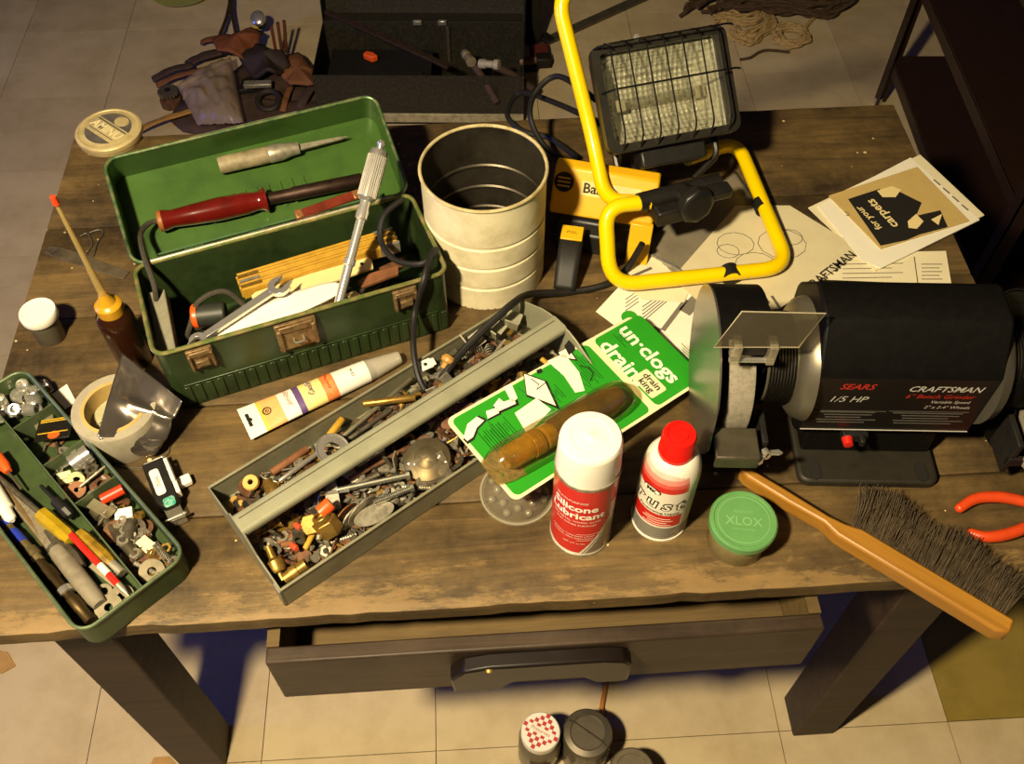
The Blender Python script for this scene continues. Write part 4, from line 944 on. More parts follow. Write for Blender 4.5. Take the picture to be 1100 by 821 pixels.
mb = MB(); text(mb, 'PULL', .006, q @ Matrix.Rotation(-.35, 4, 'Y') @ Matrix.Translation((.013, 0, .0093)) @ Matrix.Rotation(R(90), 4, 'Z')); put('lettering', mb, ink, tg_, smooth=0)

# ------------------------------------------------------------------ bench grinder
gr = thing('bench_grinder', 'black bench grinder with grey wheel and clear eye shield on bench', 'bench grinder', TR(.385, .615, T, R(-1.2)))
g_black = mat('grinder_black', '#0b0a09', .5, 0, .25, 90, '#171411', .12, 500, .18)
g_grey = mat('grinder_metal', '#6f6a5c', .36, .6, .25, 30, '#5d5848')
XM = Matrix(((0, 0, 1, 0), (1, 0, 0, 0), (0, 1, 0, 0), (0, 0, 0, 1)))        # (y, z) outline drawn along x
mb = MB(); poly = rrect(.150, .18, .012, 4); mb.prism(poly, 0, .012)
gb = put('base_plate', mb, mat('grinder_base', '#2a261e', .55, .2, .4, 60, '#1c1914'), gr, M=Matrix.Translation((0, .002, 0)), bevel=.003)
for s in (-1, 1):
    mb = MB(); mb.prism(rrect(.012, .024, .0058, 4), .012, .0135, Matrix.Translation((s * .057, -.076, 0))); put('bolt_slot', mb, ink, gb)
mb = MB(); mb.prism([(-.05, .012), (-.046, .06), (.05, .06), (.055, .012)], -.07, .07, XM); put('pedestal', mb, g_black, gr, bevel=.004)
mb = MB(); mb.prism([(-.058, .066), (-.061, .075), (-.061, .164), (-.056, .172), (-.032, .208), (-.026, .212), (.014, .212), (.022, .208), (.06, .165), (.064, .155), (.062, .075), (.055, .058), (-.048, .058)], -.089, .089, XM)
hs = put('motor_housing', mb, g_black, gr, bevel=.003)
PF = Matrix.Translation((0, -.0614, .118)) @ Matrix.Rotation(R(90), 4, 'X')
mb = MB(); mb.box(0, 0, 0, .172, .088, .0008, PF); pan = put('label_panel', mb, mat('panel_black', '#100f0f', .35, 0, .1), gr)
red_ink = mat('red_ink', '#b02a1c', .6, 0, 0); sil_ink = mat('silver_ink', '#b9b6ad', .5, 0, 0); dim_ink = mat('dim_ink', '#5b5852', .6, 0, 0)
def gtext(s, x, y, size, m, **k):
    mb = MB(); text(mb, s, size, PF @ Matrix.Translation((x, y, .0007)), **k); put('lettering', mb, m, pan, smooth=0)
gtext('SEARS', -.048, .031, .0125, red_ink, bold=.015, shear=.3)
gtext('CRAFTSMAN', .038, .029, .0125, sil_ink, bold=.012, shear=.3)
gtext('1/5 HP', -.052, .010, .0135, sil_ink, shear=.3)
gtext('6" Bench Grinder', .037, .017, .0095, red_ink, shear=.25)
gtext('Variable Speed', .050, .008, .0065, sil_ink, shear=.2)
gtext('2" x 2-4" Wheels', .050, -.001, .0065, sil_ink, shear=.2)
mb = MB()
for k in range(5):
    for x, w in ((-.048, .06), (.035, .07)): mb.box(x + .004 * (k % 2), -.012 - k * .0045, .0007, w - .012 * (k % 3), .0011, .0002, PF)
mb.box(-.045, -.010, .0007, .075, .0006, .0002, PF); mb.box(.035, -.009, .0007, .08, .0006, .0002, PF)
put('fine_print', mb, dim_ink, pan, smooth=0)
mb = MB(); mb.box(0, -.0435, .0009, .172, .0009, .0006, PF); put('panel_highlight', mb, sil_ink, pan, smooth=0)  # silver strip paints the thin highlight along the panel's lower edge
mb = MB(); mb.box(-.028, -.063, .066, .026, .01, .012); sw = put('switch_plate', mb, black_pl, gr, bevel=.001)
mb = MB(); mb.lathe([(0, 0), (.0058, 0), (.005, .009), (0, .010)], 16, Matrix.Translation((-.036, -.067, .066)) @ Matrix.Rotation(R(90), 4, 'X')); put('red_switch', mb, red_pl, sw, label='red switch button')
mb = MB(); mb.box(-.022, -.071, .068, .005, .01, .009); put('speed_knob', mb, black_pl, sw, bevel=.001)
AXC = .105
for s in (-1, 1):
    SM = Matrix.Translation((0, -.010, AXC)) @ (AX if s > 0 else Matrix.Rotation(R(-90), 4, 'Y'))
    put('end_bell', MB().lathe([(.046, .134), (.046, .104), (.054, .103), (.061, .098), (.065, .088), (0, .088)], 40, Matrix.Translation((0, 0, .022)) @ SM), g_grey, gr)
    mb = MB()
    for k in range(9): mb.ring(.046, .0478, .106 + k * .003, .1075 + k * .003, 36, Matrix.Translation((0, 0, .022)) @ SM)
    put('cooling_ribs', mb, g_black, gr)
    # guard shell, open to the front; local z of SM runs outwards, angle measured in its own plane
    def ga(deg): return R(deg)
    gx0, gx1 = .134, .184
    f0 = math.atan2(-1, 0) if False else None
    # front direction (-y, world) in SM's xy
    fr = SM.to_3x3().inverted() @ Vector((0, -1, 0)); upv = SM.to_3x3().inverted() @ Vector((0, 0, 1))
    def ang(d): v = fr * math.cos(R(d)) + upv * math.sin(R(d)); return math.atan2(v.y, v.x)
    def arcpts(r, d0, d1, n=30): return [(r * math.cos(ang(d0 + (d1 - d0) * i / n)), r * math.sin(ang(d0 + (d1 - d0) * i / n))) for i in range(n + 1)]
    mb = MB(); band = arcpts(.087, 74, 322, 40); mb.wall(band, gx0, gx1, .0018 * (1 if s > 0 else -1), closed=False, M=SM)
    mb.prism(arcpts(.086, 60, 322, 40) + [(.02 * math.cos(ang(0)), .02 * math.sin(ang(0)))], gx0, gx0 + .002, SM)
    guard = put('wheel_guard', mb, g_black, gr, bevel=.0004)
    mb = MB(); mb.prism(arcpts(.0885, 28, 345, 44), gx1, gx1 + .002, SM); put('side_cover', mb, mat('bright_cover', '#8d887a', .27, .8, .25, 24, '#6c6758'), guard, label='bright metal side cover')
    mb = MB(); mb.lathe([(0, gx0 + .012), (.0655, gx0 + .012), (.066, gx0 + .014), (.066, gx0 + .036), (.0655, gx0 + .038), (0, gx0 + .034)], 48, SM)
    put('grinding_wheel', mb, mat('grinding_stone', '#8d8676', .9, 0, .4, 140, '#5f594c', .5, 700), gr, label='grey grinding wheel')
    x0 = s * .160
    mb = MB(); mb.box(x0, -.097, .0975, .044, .036, .005); mb.box(x0, -.1135, .090, .044, .004, .018); mb.box(x0, -.092, .072, .020, .006, .046)
    tr = put('tool_rest', mb, mat('rest_steel', '#5a5444', .5, .6, .4, 60, '#38332a'), gr, bevel=.0015)
    mb = MB(); mb.box(s * .128, -.07, .066, .006, .04, .05); mb.box(s * .14, -.088, .06, .03, .005, .014); put('rest_arm', mb, iron, tr, bevel=.001)
    put('wing_nut', KINDS['wing_nut'][0].copy(), None, tr, M=TR(s * .131, -.100, .088, .5, R(75)) @ Matrix.Scale(1.25, 4))
    O3 = Matrix.Translation((.385, .615, T)) @ Matrix.Rotation(R(-1.2), 4, 'Z')
    if s < 0:
        pts = [O3.inverted() @ U(*p) for p in ((797, 335, .985), (887, 337, .985), (858, 373, .962), (767, 373, .962))]
        SHP = pts
    else: pts = [Vector((-p.x, p.y, p.z)) for p in SHP]
    mb = MB(); nn = (pts[1] - pts[0]).cross(pts[3] - pts[0]).normalized() * .0012
    vs = [tuple(p - nn) for p in pts] + [tuple(p + nn) for p in pts]
    mb.geo(vs, [(3, 2, 1, 0), (4, 5, 6, 7), (0, 1, 5, 4), (1, 2, 6, 5), (2, 3, 7, 6), (3, 0, 4, 7)])
    sh = put('eye_shield', mb, clear('shield_plastic', '#a39a80', .07, .12), gr, smooth=0)
    mb = MB(); mb.tube(pts, .0009, 6, True); put('shield_edge', mb, clear('shield_rim', '#d8cfb4', .45, .1), sh)
    c = (pts[2] + pts[3]) / 2
    for k in (-1, 1):
        mb = MB(); mb.box(c.x + k * .0165, c.y + .004, c.z - .010, .008, .016, .026)
        put('shield_clip', mb, clear('shield_clip', '#cfc6aa', .2, .1), sh, bevel=.001)
    mb = MB(); mb.box(c.x, c.y + .008, c.z - .012, .024, .010, .010); mb.box(c.x, c.y + .03, c.z - .016, .02, .04, .004)
    put('shield_bracket', mb, iron, sh, bevel=.001)
    mb = MB(); mb.cyl(.0028, -.021, .021, 10, Matrix.Translation((c.x, c.y + .002, c.z - .022)) @ AX); put('shield_bolt', mb, chrome, sh)
# ------------------------------------------------------------------ blister card with drain cleaner bulb
L3, B3, T3 = U(478, 452, .826), U(553, 540, .812), U(672, 334, .782)
cx = (B3 - L3); cy = (T3 - L3); CW, CL = cx.length, cy.length
cx.normalize(); cz = cx.cross(cy).normalized(); cy = cz.cross(cx)
CM = Matrix((cx, cy, cz)).transposed().to_4x4(); CM.translation = L3
card = thing('blister_card', 'green blister card of drain unclogger lying over grey tray edge', 'package', CM)
mb = MB(); mb.prism(rrect(CW, CL, .008, 5, CW / 2, CL / 2), 0, .0012); put('backing_card', mb, mat('card_cream', '#e0dcb0', .5, 0, .05), card)
def cpoly(pts, z=.0016): return [tuple(UP(px, py, CM, z).xy) for px, py in pts]
mb = MB(); mb.prism(rrect(CW - .007, .198, .007, 5, CW / 2, .1035), .0012, .0015); mb.prism(rrect(CW - .007, .078, .007, 5, CW / 2, .2515), .0012, .0015)
gp = put('green_print', mb, cardgreen, card)
def ctext(s, px, py, size, m, nm='lettering', **k):
    p = UP(px, py, CM, .0018); mb = MB(); text(mb, s, size, Matrix.Translation((p.x, p.y, .0018)), **k); put(nm, mb, m, gp, smooth=0)
cardwhite = mat('card_white', '#eeecd6', .5, 0, 0)
ctext('un\u00b7clogs', 697, 380, .0285, cardwhite, bold=.024, space=.98)
ctext('drains', 670, 390, .0290, cardwhite, bold=.024, space=.98)
mb = MB(); q = UP(697, 413, CM, 0); mb.prism(rrect(.034, .025, .003, 4, q.x, q.y), .0013, .0019); dk = put('name_patch', mb, mat('card_cream', '#e0dcb0'), card)
for s, dy in (('drain', .0045), ('king', -.0055)):
    mb = MB(); text(mb, s, .0125, Matrix.Translation((q.x, q.y + dy, .0021)), bold=.02); put('lettering', mb, ink, dk, smooth=0)
dgreen = mat('dark_green_ink', '#0c5a14', .6, 0, 0)
mb = MB()
for (px, py, n, w) in ((508, 487, 9, .030), (540, 462, 8, .024), (524, 470, 7, .020), (632, 402, 7, .028), (620, 385, 6, .022), (735, 383, 5, .030), (648, 350, 4, .022), (594, 425, 6, .02)):
    p = UP(px, py, CM, 0)
    p.y = max(p.y, .006 + n * .0032)
    p.x = min(max(p.x, .008 + w / 2), CW - .010 - w / 2)
    mb = MB()
    for k in range(n): mb.box(p.x + .002 * (k % 2), p.y + .010 - k * .0032, .0017, w - .006 * (k % 3), .0009, .0002)
    put('print_block', mb, dgreen, gp, smooth=0)
def picture(mm, m, nm): put(nm, mm, m, gp, smooth=0)
for k, pts in enumerate(([(498, 470), (502, 456), (512, 448), (520, 452), (512, 460), (508, 470), (502, 474)], [(522, 442), (534, 438), (536, 444), (524, 450)], [(530, 436), (536, 428), (541, 432), (552, 428), (554, 434), (536, 442)], [(541, 416), (549, 412), (556, 428), (550, 433)],
        [(553, 444), (576, 428), (592, 440), (575, 458), (566, 466)], [(563, 402), (566, 424), (597, 436), (585, 410)], [(588, 388), (606, 380), (622, 400), (628, 420), (618, 422), (606, 404)], [(603, 384), (600, 379), (610, 374), (618, 386)])):
    picture(MB().prism(cpoly(pts), .0016, .0020), cardwhite, 'printed_picture')
    if k in (0, 1, 2, 5, 7):
        c = Vector((sum(p[0] for p in pts) / len(pts), sum(p[1] for p in pts) / len(pts)))
        picture(MB().prism(cpoly([tuple(c + (Vector(p) - c) * 1.18 + (Vector((1.5, 1)))) for p in pts]), .0014, .0017), ink, 'picture_outline')
for q4 in ([(606, 372), (613, 363), (618, 376), (611, 382)], [(576, 398), (581, 396), (583, 400), (578, 402)]): picture(MB().prism(cpoly(q4), .0015, .0021), ink, 'printed_picture')
picture(MB().tube([Vector((*UP(px, py, CM, 0).xy, .0018)) for px, py in ((622, 394), (632, 396), (637, 402), (634, 410))], .0006, 5), ink, 'picture_outline')
picture(MB().tube([Vector((*UP(px, py, CM, 0).xy, .0020)) for px, py in ((570, 408), (578, 414), (576, 420), (586, 412))], .0006, 5), ink, 'picture_outline')
mb = MB()
for a, b in (((519, 449), (566, 495)), ((553, 425), (556, 428)), ((556, 418), (604, 448)), ((595, 398), (640, 420))):
    p, q2 = UP(*a, CM, 0), UP(*b, CM, 0); mb.tube([(p.x, p.y, .0016), (q2.x, q2.y, .0016)], .0004, 5)
put('picture_frames', mb, dgreen, gp, smooth=0)
# bulb of amber rubber under the clear blister
p0, p1 = UP(542, 494, CM, .016), UP(668, 424, CM, .014); bl = (p1 - p0).length
BF = frame(p0, p1 - p0)
mb = MB(); mb.lathe([(0, -.002), (.010, 0), (.013, .006), (.0135, bl * .26), (.011, bl * .27), (.0115, bl * .3), (.0135, bl * .31), (.0135, bl * .36), (.0125, bl * .38), (0, bl * .38)], 24, BF @ AX)
neck_mb = mb; mb = MB(); mb.lathe([(0, bl * .375), (.0145, bl * .38), (.0155, bl * .40), (.0175, bl * .6), (.0165, bl * .85), (.012, bl * .97), (0, bl)], 24, BF @ AX)
bulb_m = mat('amber_rubber', '#c8981e', .16, .15, .5, 40, '#6a4c14', trans=.1, coat=.6)
dv = put('drain_bulb', mb, mat('brown_rubber', '#4c3b22', .25, 0, .6, 30, '#7c5f2a', coat=.5), card, label='dark brown rubber drain bulb')
put('bulb_neck', neck_mb, bulb_m, card, label='golden amber threaded neck')
mb = MB()
for k in range(5): mb.ring(.0132, .0146, bl * (.20 + .016 * k), bl * (.208 + .016 * k), 24, BF @ AX)
put('thread_rings', mb, mat('gold_brass', '#e0b030', .2, .6, .1, 60), dv)
mb = MB(); d2 = (p1 - p0).normalized(); bx = bl + .031; hw = .0215
def blis(u, v):
    e = abs(2 * u - 1) ** 8; hgt = .034 * (1 - e) ** .35
    a = math.pi * v; w = hw * (1 - .35 * e)
    q_ = BF @ Vector((-.018 + bx * u, 0, 0)); side = BF.to_3x3() @ Vector((0, 1, 0))
    q_ = q_ + side * (w * math.cos(a)); q_.z = .0014 + hgt * math.sin(a) ** .8
    return q_
mb.sheet(blis, 36, 16); put('blister', mb, clear('blister_plastic', '#c4b06a', .05, .12), card, label='clear blister with scuffed foot')
mb = MB(); mb.sheet(lambda u, v: (lambda q_: Vector((q_.x, q_.y, .0017 + .0006 * noise.noise(Vector((u * 30, v * 30, 0))))))(BF @ Vector((-.016 + .034 * u, (v - .5) * .040 * (1 - .35 * (1 - u) ** 3), 0))), 16, 10)
put('foil_pad', mb, mat('frosted_pad', '#b7ab84', .35, .3, .5, 160, '#6d6448', .6, 300), card)
# ------------------------------------------------------------------ clear dome under the card
dm = thing('plastic_dome', 'clear round plastic dome of beads under near corner of green card', 'dome', TR(.006, .522, T))
mb = MB(); mb.lathe([(.040, 0), (.040, .0012), (.036, .0015), (.034, .012), (.026, .024), (.012, .0285), (0, .0295)], 40); put('shell', mb, clear_pl, dm)
mb = MB(); mb.ring(.0385, .0408, 0, .0022, 44); put('rim', mb, clear('clear_rim', '#c9c2ac', .35), dm)
brn2 = random.Random(4)
for k in range(16):
    a, q_ = 2 * math.pi * k / 16, .022 + .008 * (k % 2)
    put('stud', MB().ball(.0042), mat('clear_bead', '#a79f88', .12, .3, 0), dm, M=TR(q_ * math.cos(a), q_ * math.sin(a), .0045))

# ------------------------------------------------------------------ spray cans
def strip(mb, r, a0, a1, z0, z1, M=None, na=16):
    return mb.sheet(lambda u, v: (r * math.cos(a0 + (a1 - a0) * u), r * math.sin(a0 + (a1 - a0) * u), z0 + (z1 - z0) * v), na, 2, M)
def cyltext(mb, s, size, r, ac, z, **k):
    vs, fs = text_geo(s, size, **k); out = []
    def split(a, b, c):                                          # keep triangles small enough to follow the curve
        e = sorted((((a[0] - b[0]) ** 2 + (a[1] - b[1]) ** 2, a, b, c), ((b[0] - c[0]) ** 2 + (b[1] - c[1]) ** 2, b, c, a), ((c[0] - a[0]) ** 2 + (c[1] - a[1]) ** 2, c, a, b)), key=lambda t: -t[0])[0]
        if e[0] < .0025 ** 2: out.append((a, b, c)); return
        _, p, q_, w = e; m = ((p[0] + q_[0]) / 2, (p[1] + q_[1]) / 2, 0); split(p, m, w); split(m, q_, w)
    for f in fs:
        for i in range(1, len(f) - 1): split(vs[f[0]], vs[f[i]], vs[f[i + 1]])
    P3 = [(r * math.cos(ac + p[0] / r), r * math.sin(ac + p[0] / r), z + p[1]) for t in out for p in t]
    return mb.geo(P3, [(i, i + 1, i + 2) for i in range(0, len(P3), 3)])
r = .0312
cn = thing('spray_can', 'red and white silicone lubricant spray can with white cap on bench', 'spray can', TR(.0715, .4775, T, 0))
mb = MB(); NA, NZ = 220, 120; face = R(-98)
def zcol(a, z):
    d = (a - face + math.pi) % (2 * math.pi) - math.pi
    edge = .006 + max(0, d - .05) * .062 + max(0, -d - 1.5) * .03
    if z < .003: return 1
    if z > edge: return 0
    if z > edge - .006: return 1
    if edge - .010 > z > edge - .013: return 1
    return 2
vs = [(r * math.cos(2 * math.pi * i / NA), r * math.sin(2 * math.pi * i / NA), .002 + .133 * j / NZ) for j in range(NZ + 1) for i in range(NA)]
for j in range(NZ):
    for i in range(NA):
        mb.m = zcol(2 * math.pi * (i + .5) / NA, .133 * (j + .5) / NZ)
        k0 = len(mb.v) if (i or j) else 0
        mb.f.append((j * NA + i, j * NA + (i + 1) % NA, (j + 1) * NA + (i + 1) % NA, (j + 1) * NA + i)); mb.mi.append(mb.m)
mb.v = vs
body = put('body', mb, [mat('can_red', '#c4201a', .32, 0, .08, 40, coat=.2), mat('can_white', '#e2ddca', .3, 0, .08, 40), mat('can_grey', '#9a9584', .3, .5, .2, 40)], cn)
put('foot_ring', MB().ring(r - .001, r + .0009, 0, .003, 48), steel, body); put('seam_ring', MB().ring(r - .002, r + .0006, .132, .136, 48), steel, body)
mb = MB(); mb.lathe([(0, .0), (r - .001, .0), (r - .001, .001), (0, .001)], 40); put('bottom', mb, steel, cn)
mb = MB(); mb.lathe([(r - .0005, .134), (r - .0008, .150), (.0293, .174), (.0288, .1768), (.0272, .179), (.019, .1797), (.0185, .1792), (.0140, .1792), (.0135, .1798), (.004, .1796), (.003, .1802), (0, .1803)], 56); put('cap', mb, white_pl, cn, label='white domed cap')
tw = mat('label_white', '#efe7d2', .5, 0, 0)
for s, size, z, dx, kw in (('Silicone', .0155, .098, 0, dict(bold=.03)), ('Lubricant', .0155, .084, .002, dict(bold=.03)), ('MULTI-PURPOSE', .0048, .110, -.004, {}), ('FOR METAL, WOOD, GLASS', .0042, .073, .002, {}), ('AND OTHER SURFACES', .0042, .0665, .002, {}), ('CAUTION: CONTENTS UNDER', .0034, .044, 0, {}), ('PRESSURE. READ DIRECTIONS', .0034, .039, 0, {}), ('NET WT 10 OZ', .0034, .028, .003, {})):
    mb = MB(); cyltext(mb, s, size, r + .0005, face - .26 + dx / r, z, **kw); put('lettering', mb, tw, body, smooth=0)
mb = MB()
for z in (.035, .048): strip(mb, r + .0004, face - .1, face + .62, z - .0003, z + .0003)
strip(mb, r + .0004, face + .61, face + .63, .035, .048); put('box_outline', mb, tw, body, smooth=0)
mb = MB(); strip(mb, r + .0005, face + .95, face + 1.2, .075, .098); put('side_patch', mb, tw, body)

r = .0288
cn = thing('spray_can', 'white spray can with red cap and rust lettering on bench', 'spray can', TR(.1555, .4925, T, 0))
face = R(-110)
prof = [(r, .002)] + [(r, .002 + .098 * i / 30) for i in range(1, 31)] + [(r * math.cos(R(3.2 * i)) ** .55 * .998 + .0, .1 + .034 * math.sin(R(3.2 * i))) for i in range(1, 22)]
prof = [(max(a, .014), b) for a, b in prof]
mb = MB(); NA = 90; rr_ = random.Random(2)
for j, (a, b) in enumerate(prof):
    for i in range(NA): mb.v.append((a * math.cos(2 * math.pi * i / NA), a * math.sin(2 * math.pi * i / NA), b))
for j in range(len(prof) - 1):
    for i in range(NA):
        d = (2 * math.pi * (i + .5) / NA - face + math.pi) % (2 * math.pi) - math.pi; z = (prof[j][1] + prof[j + 1][1]) / 2; m = 0
        if -1.35 < d < .85:
            if .098 - (.004 if d < -.6 else 0) < z < .128 - .008 * max(0, d + .3): m = 1 if (z < .106 and d < .85) else (2 if z < .112 else (3 if z < .118 else 4 if z < .124 else 0))
            if .030 < z < .053: m = 1
            if z < .029: m = 5
        elif z < .029: m = 5
        mb.f.append((j * NA + i, j * NA + (i + 1) % NA, (j + 1) * NA + (i + 1) % NA, (j + 1) * NA + i)); mb.mi.append(m)
body = put('body', mb, [mat('can_white', '#e2ddca'), mat('can_red', '#c4201a'), mat('can_fade1', '#d0584c', .32), mat('can_fade2', '#d98a7c', .32), mat('can_fade3', '#e0b8aa', .32), mat('can_silver', '#aaa698', .35, .4, .15, 40)], cn)
put('seam_ring', MB().ring(r - .001, r + .0008, 0, .003, 48), white_pl, body)
mb = MB(); mb.lathe([(0, .130), (.0172, .130), (.0172, .136), (.0165, .137), (.0163, .158), (.0150, .1605), (.0115, .161), (.0108, .1595), (.009, .1595), (.008, .161), (0, .1612)], 40); put('cap', mb, mat('cap_red', '#c9170f', .3, 0, .05), cn, label='red push cap')
k_ = .006
for dz, m, kw, rr in ((0, ink, dict(bold=.055), .0003), (0, tw, dict(bold=.0), .0006)):
    mb = MB(); cyltext(mb, 'rust', .0265, r + rr, face - .12, .0735, shear=.15, space=1.3, **kw); put('lettering', mb, m, body, smooth=0)
mb = MB(); text(mb, 'Penetrating Liquid', .0058, fn=lambda x, y: ((r + .0007) * math.cos(face - .05 + x / r), (r + .0006) * math.sin(face - .05 + x / r), .059 + y), bold=.01); put('lettering', mb, ink, body, smooth=0)
for rad, m, rr in ((1, ink, .0005), (.86, tw, .0008)):
    mb = MB(); n = 28; vs = [((r + rr) * math.cos(face - .42 + .0105 * rad * math.cos(R(360 * i / n)) / r), (r + rr) * math.sin(face - .42 + .0105 * rad * math.cos(R(360 * i / n)) / r), .0945 + .0055 * rad * math.sin(R(360 * i / n))) for i in range(n)]
    mb.geo(vs, [tuple(range(n))]); put('logo_oval', mb, m, body, smooth=0)
mb = MB(); cyltext(mb, 'MK', .0085, r + .0011, face - .42, .0943, bold=.03); put('lettering', mb, ink, body, smooth=0)
mb = MB()
for k, w in enumerate((.026, .032, .020, .030)):
    for z0 in (.047,): strip(mb, r + .0005, face - w / r / 2, face + w / r / 2, z0 - k * .0042, z0 - k * .0042 + .0012)
put('fine_print', mb, tw, body, smooth=0)
mb = MB()
for k in range(6): strip(mb, r + .0005, face - .9 + .06 * (k % 2), face + .75 - .1 * (k % 3), .025 - k * .0038, .0262 - k * .0038)
put('fine_print', mb, mat('print_grey', '#6d6a60', .6, 0, 0), body, smooth=0)

# ------------------------------------------------------------------ jar with green lid
jr = thing('jar', 'small glass jar with green plastic lid near front edge of bench', 'jar', TR(.2325, .4635, T, R(-6)))
put('glass', MB().lathe([(0, 0), (.028, 0), (.030, .003), (.030, .034), (.027, .039), (.0255, .039), (.028, .033), (.028, .004), (0, .003)], 44), clear('jar_glass', '#b8aa78', .25, .05), jr)
put('contents', MB().lathe([(0, .0035), (.027, .0035), (.0272, .02), (.02, .023), (.008, .019), (0, .021)], 30), mat('tan_grit', '#a8935a', .8, 0, .6, 120, '#4c3d1e', .6, 300), jr)
lidj = put('lid', MB().lathe([(.0335, .036), (.0342, .037), (.0342, .0455), (.0325, .0475), (.030, .0475), (.0292, .0466), (0, .0466), (0, .040), (.0335, .040), (.0335, .036)], 48), mat('green_lid', '#5c8f54', .4, 0, .12, 40, coat=.1), jr, label='green plastic lid with raised lettering')
gl = mat('green_letters', '#74a66a', .45, 0, 0)
for s, size, y in (('XLOX', .0135, -.002), ('PEANUTS', .0045, .009), ('DRY ROASTED', .0035, -.011)):
    mb = MB(); text(mb, s, size, Matrix.Translation((0, y, .0471)), bold=.01); put('lettering', mb, gl, lidj, smooth=0)
mb = MB(); mb.ring(.0255, .0262, .0464, .0471, 44); put('raised_ring', mb, gl, lidj)

# ------------------------------------------------------------------ bench brush
p0, p1 = U(796, 503, .772), U(1086, 677, .772)
BRM = frame(Vector((p0.x, p0.y, T + .001)), Vector((p1.x - p0.x, p1.y - p0.y, 0))); bl = (p1 - p0).length
br = thing('bench_brush', 'bench brush with amber wooden handle lying over front bench edge', 'brush', BRM)
bw = wood('brush_wood', '#a8782c', '#7c531a', 4, 40, .4, bump=.08)
mb = MB(); mb.prism([(0, -.004), (.012, -.008), (.06, -.0085), (.10, -.007), (.118, -.012), (bl - .012, -.012), (bl, -.006), (bl - .001, .010), (.135, .010), (.118, .005), (.10, .003), (.05, .004), (.01, .0035), (0, .002)], .004, .026)
put('handle_block', mb, bw, br, bevel=.004, label='amber wooden block and handle')
mb = MB(); brr = random.Random(8)
for k in range(2600):
    x = .126 + (bl - .136) * brr.random(); z = .003 + .022 * brr.random(); L = .050 + .012 * brr.random() + .006 * math.sin(x * 90)
    dx = brr.uniform(-.010, .010) + (x - .21) * .10; dz = brr.uniform(-.004, .006); w = .00038
    p = [(x, .009, z), (x + dx * .4, .009 + L * .5, z + dz * .5), (x + dx, .009 + L, max(.0006, z + dz - .003))]
    vs = []
    for q_ in p: vs += [(q_[0] - w, q_[1], q_[2]), (q_[0] + w, q_[1], q_[2]), (q_[0], q_[1], q_[2] + w * 1.6)]
    mb.geo(vs, [(0, 1, 4, 3), (1, 2, 5, 4), (2, 0, 3, 5), (3, 4, 7, 6), (4, 5, 8, 7), (5, 3, 6, 8), (6, 7, 8)])
put('bristles', mb, mat('bristle_grey', '#5e503c', .7, 0, .5, 60, '#332b20'), br, smooth=0, kind='stuff', label='dense grey-brown bristles')

# ------------------------------------------------------------------ pliers with orange grips
pl = thing('pliers', 'pliers with orange dipped handles at right end of bench', 'pliers', TR(.60, .497, T))
PI_ = pl.matrix_world.inverted()
for pts in (((1031, 546), (1048, 536), (1072, 534), (1100, 539), (1128, 548)), ((1044, 573), (1060, 577), (1082, 574), (1104, 566), (1126, 556))):
    path = smooth_path([PI_ @ U(x, y, .758 + .002 * k) for k, (x, y) in enumerate(pts)], 6)
    mb = MB(); mb.tube(path, [.0052 + .0012 * math.sin(math.pi * i / (len(path) - 1)) for i in range(len(path))], 12)
    mb.ball(.0053, Matrix.Translation(path[0])); put('grip', mb, mat('grip_orange', '#c8431a', .35, 0, .15, 50), pl)
j0 = PI_ @ U(1128, 552, .76)
mb = MB(); mb.cyl(.012, -.006, .006, 20, Matrix.Translation(j0)); put('pivot', mb, steel, pl)
for s in (-1, 1):
    mb = MB(); mb.prism([(0, 0), (.02, s * .012), (.05, s * .006), (.056, s * .0008), (.01, s * .0008)], -.005, .005, Matrix.Translation(j0)); put('jaw', mb, steel, pl, bevel=.001)

# ------------------------------------------------------------------ papers
def sheetpoly(nm, pts, z, m, lab, cat, t=.0006, par=None, z2=None):
    P3 = [U(px, py, z if z2 is None else z2[i]) for i, (px, py) in enumerate(pts)]
    o = P3[0].copy(); mb = MB(); n = len(P3)
    vs = [tuple(p - o) for p in P3] + [tuple(p - o + Vector((0, 0, t))) for p in P3]
    mb.geo(vs, [tuple(range(n)), tuple(range(2 * n - 1, n - 1, -1))] + [(i, n + i, n + (i + 1) % n, (i + 1) % n) for i in range(n)])
    return put(nm, mb, m, par, M=Matrix.Translation(o), smooth=0, label=lab, cat=cat)
def marks(par, quads, z, m, nm='print'):
    o = par.location; mb = MB()
    for a, b, w in quads:                                        # bars of printing from one point to another
        p, q_ = U(*a, z) - o, U(*b, z) - o; d = (q_ - p); d.z = 0
        mb.box(d.length / 2, 0, .0002, d.length, w, .0003, frame((p.x, p.y, z - o.z), d))
    return put(nm, mb, m, par, smooth=0)
def ptext(par, s, a, b, z, size, m, **k):
    o = par.location; p, q_ = U(*a, z) - o, U(*b, z) - o
    mb = MB(); text(mb, s, size, frame((p.x, p.y, z - o.z + .0002), Vector((q_.x - p.x, q_.y - p.y, 0))), align='LEFT', **k); return put('lettering', mb, m, par, smooth=0)
z = .7516
s1 = sheetpoly('instruction_sheet', [(640, 335), (668, 305), (770, 318), (800, 345), (768, 395), (745, 400), (690, 372)], z, paper_w, 'white instruction sheet with grey diagram under work light and green card', 'paper')
marks(s1, [((712, 355), (737, 322), .006), ((700, 362), (707, 352), .010), ((735, 336), (752, 318), .016), ((745, 345), (768, 352), .012)], z + .0007, mat('diagram_grey', '#6c675a', .8, 0, 0), 'diagram')
marks(s1, [((690, 330 + k * 4), (716, 312 + k * 3), .0012) for k in range(5)] + [((672, 322 + k * 4), (686, 312 + k * 4), .001) for k in range(4)], z + .0007, ink_grey)
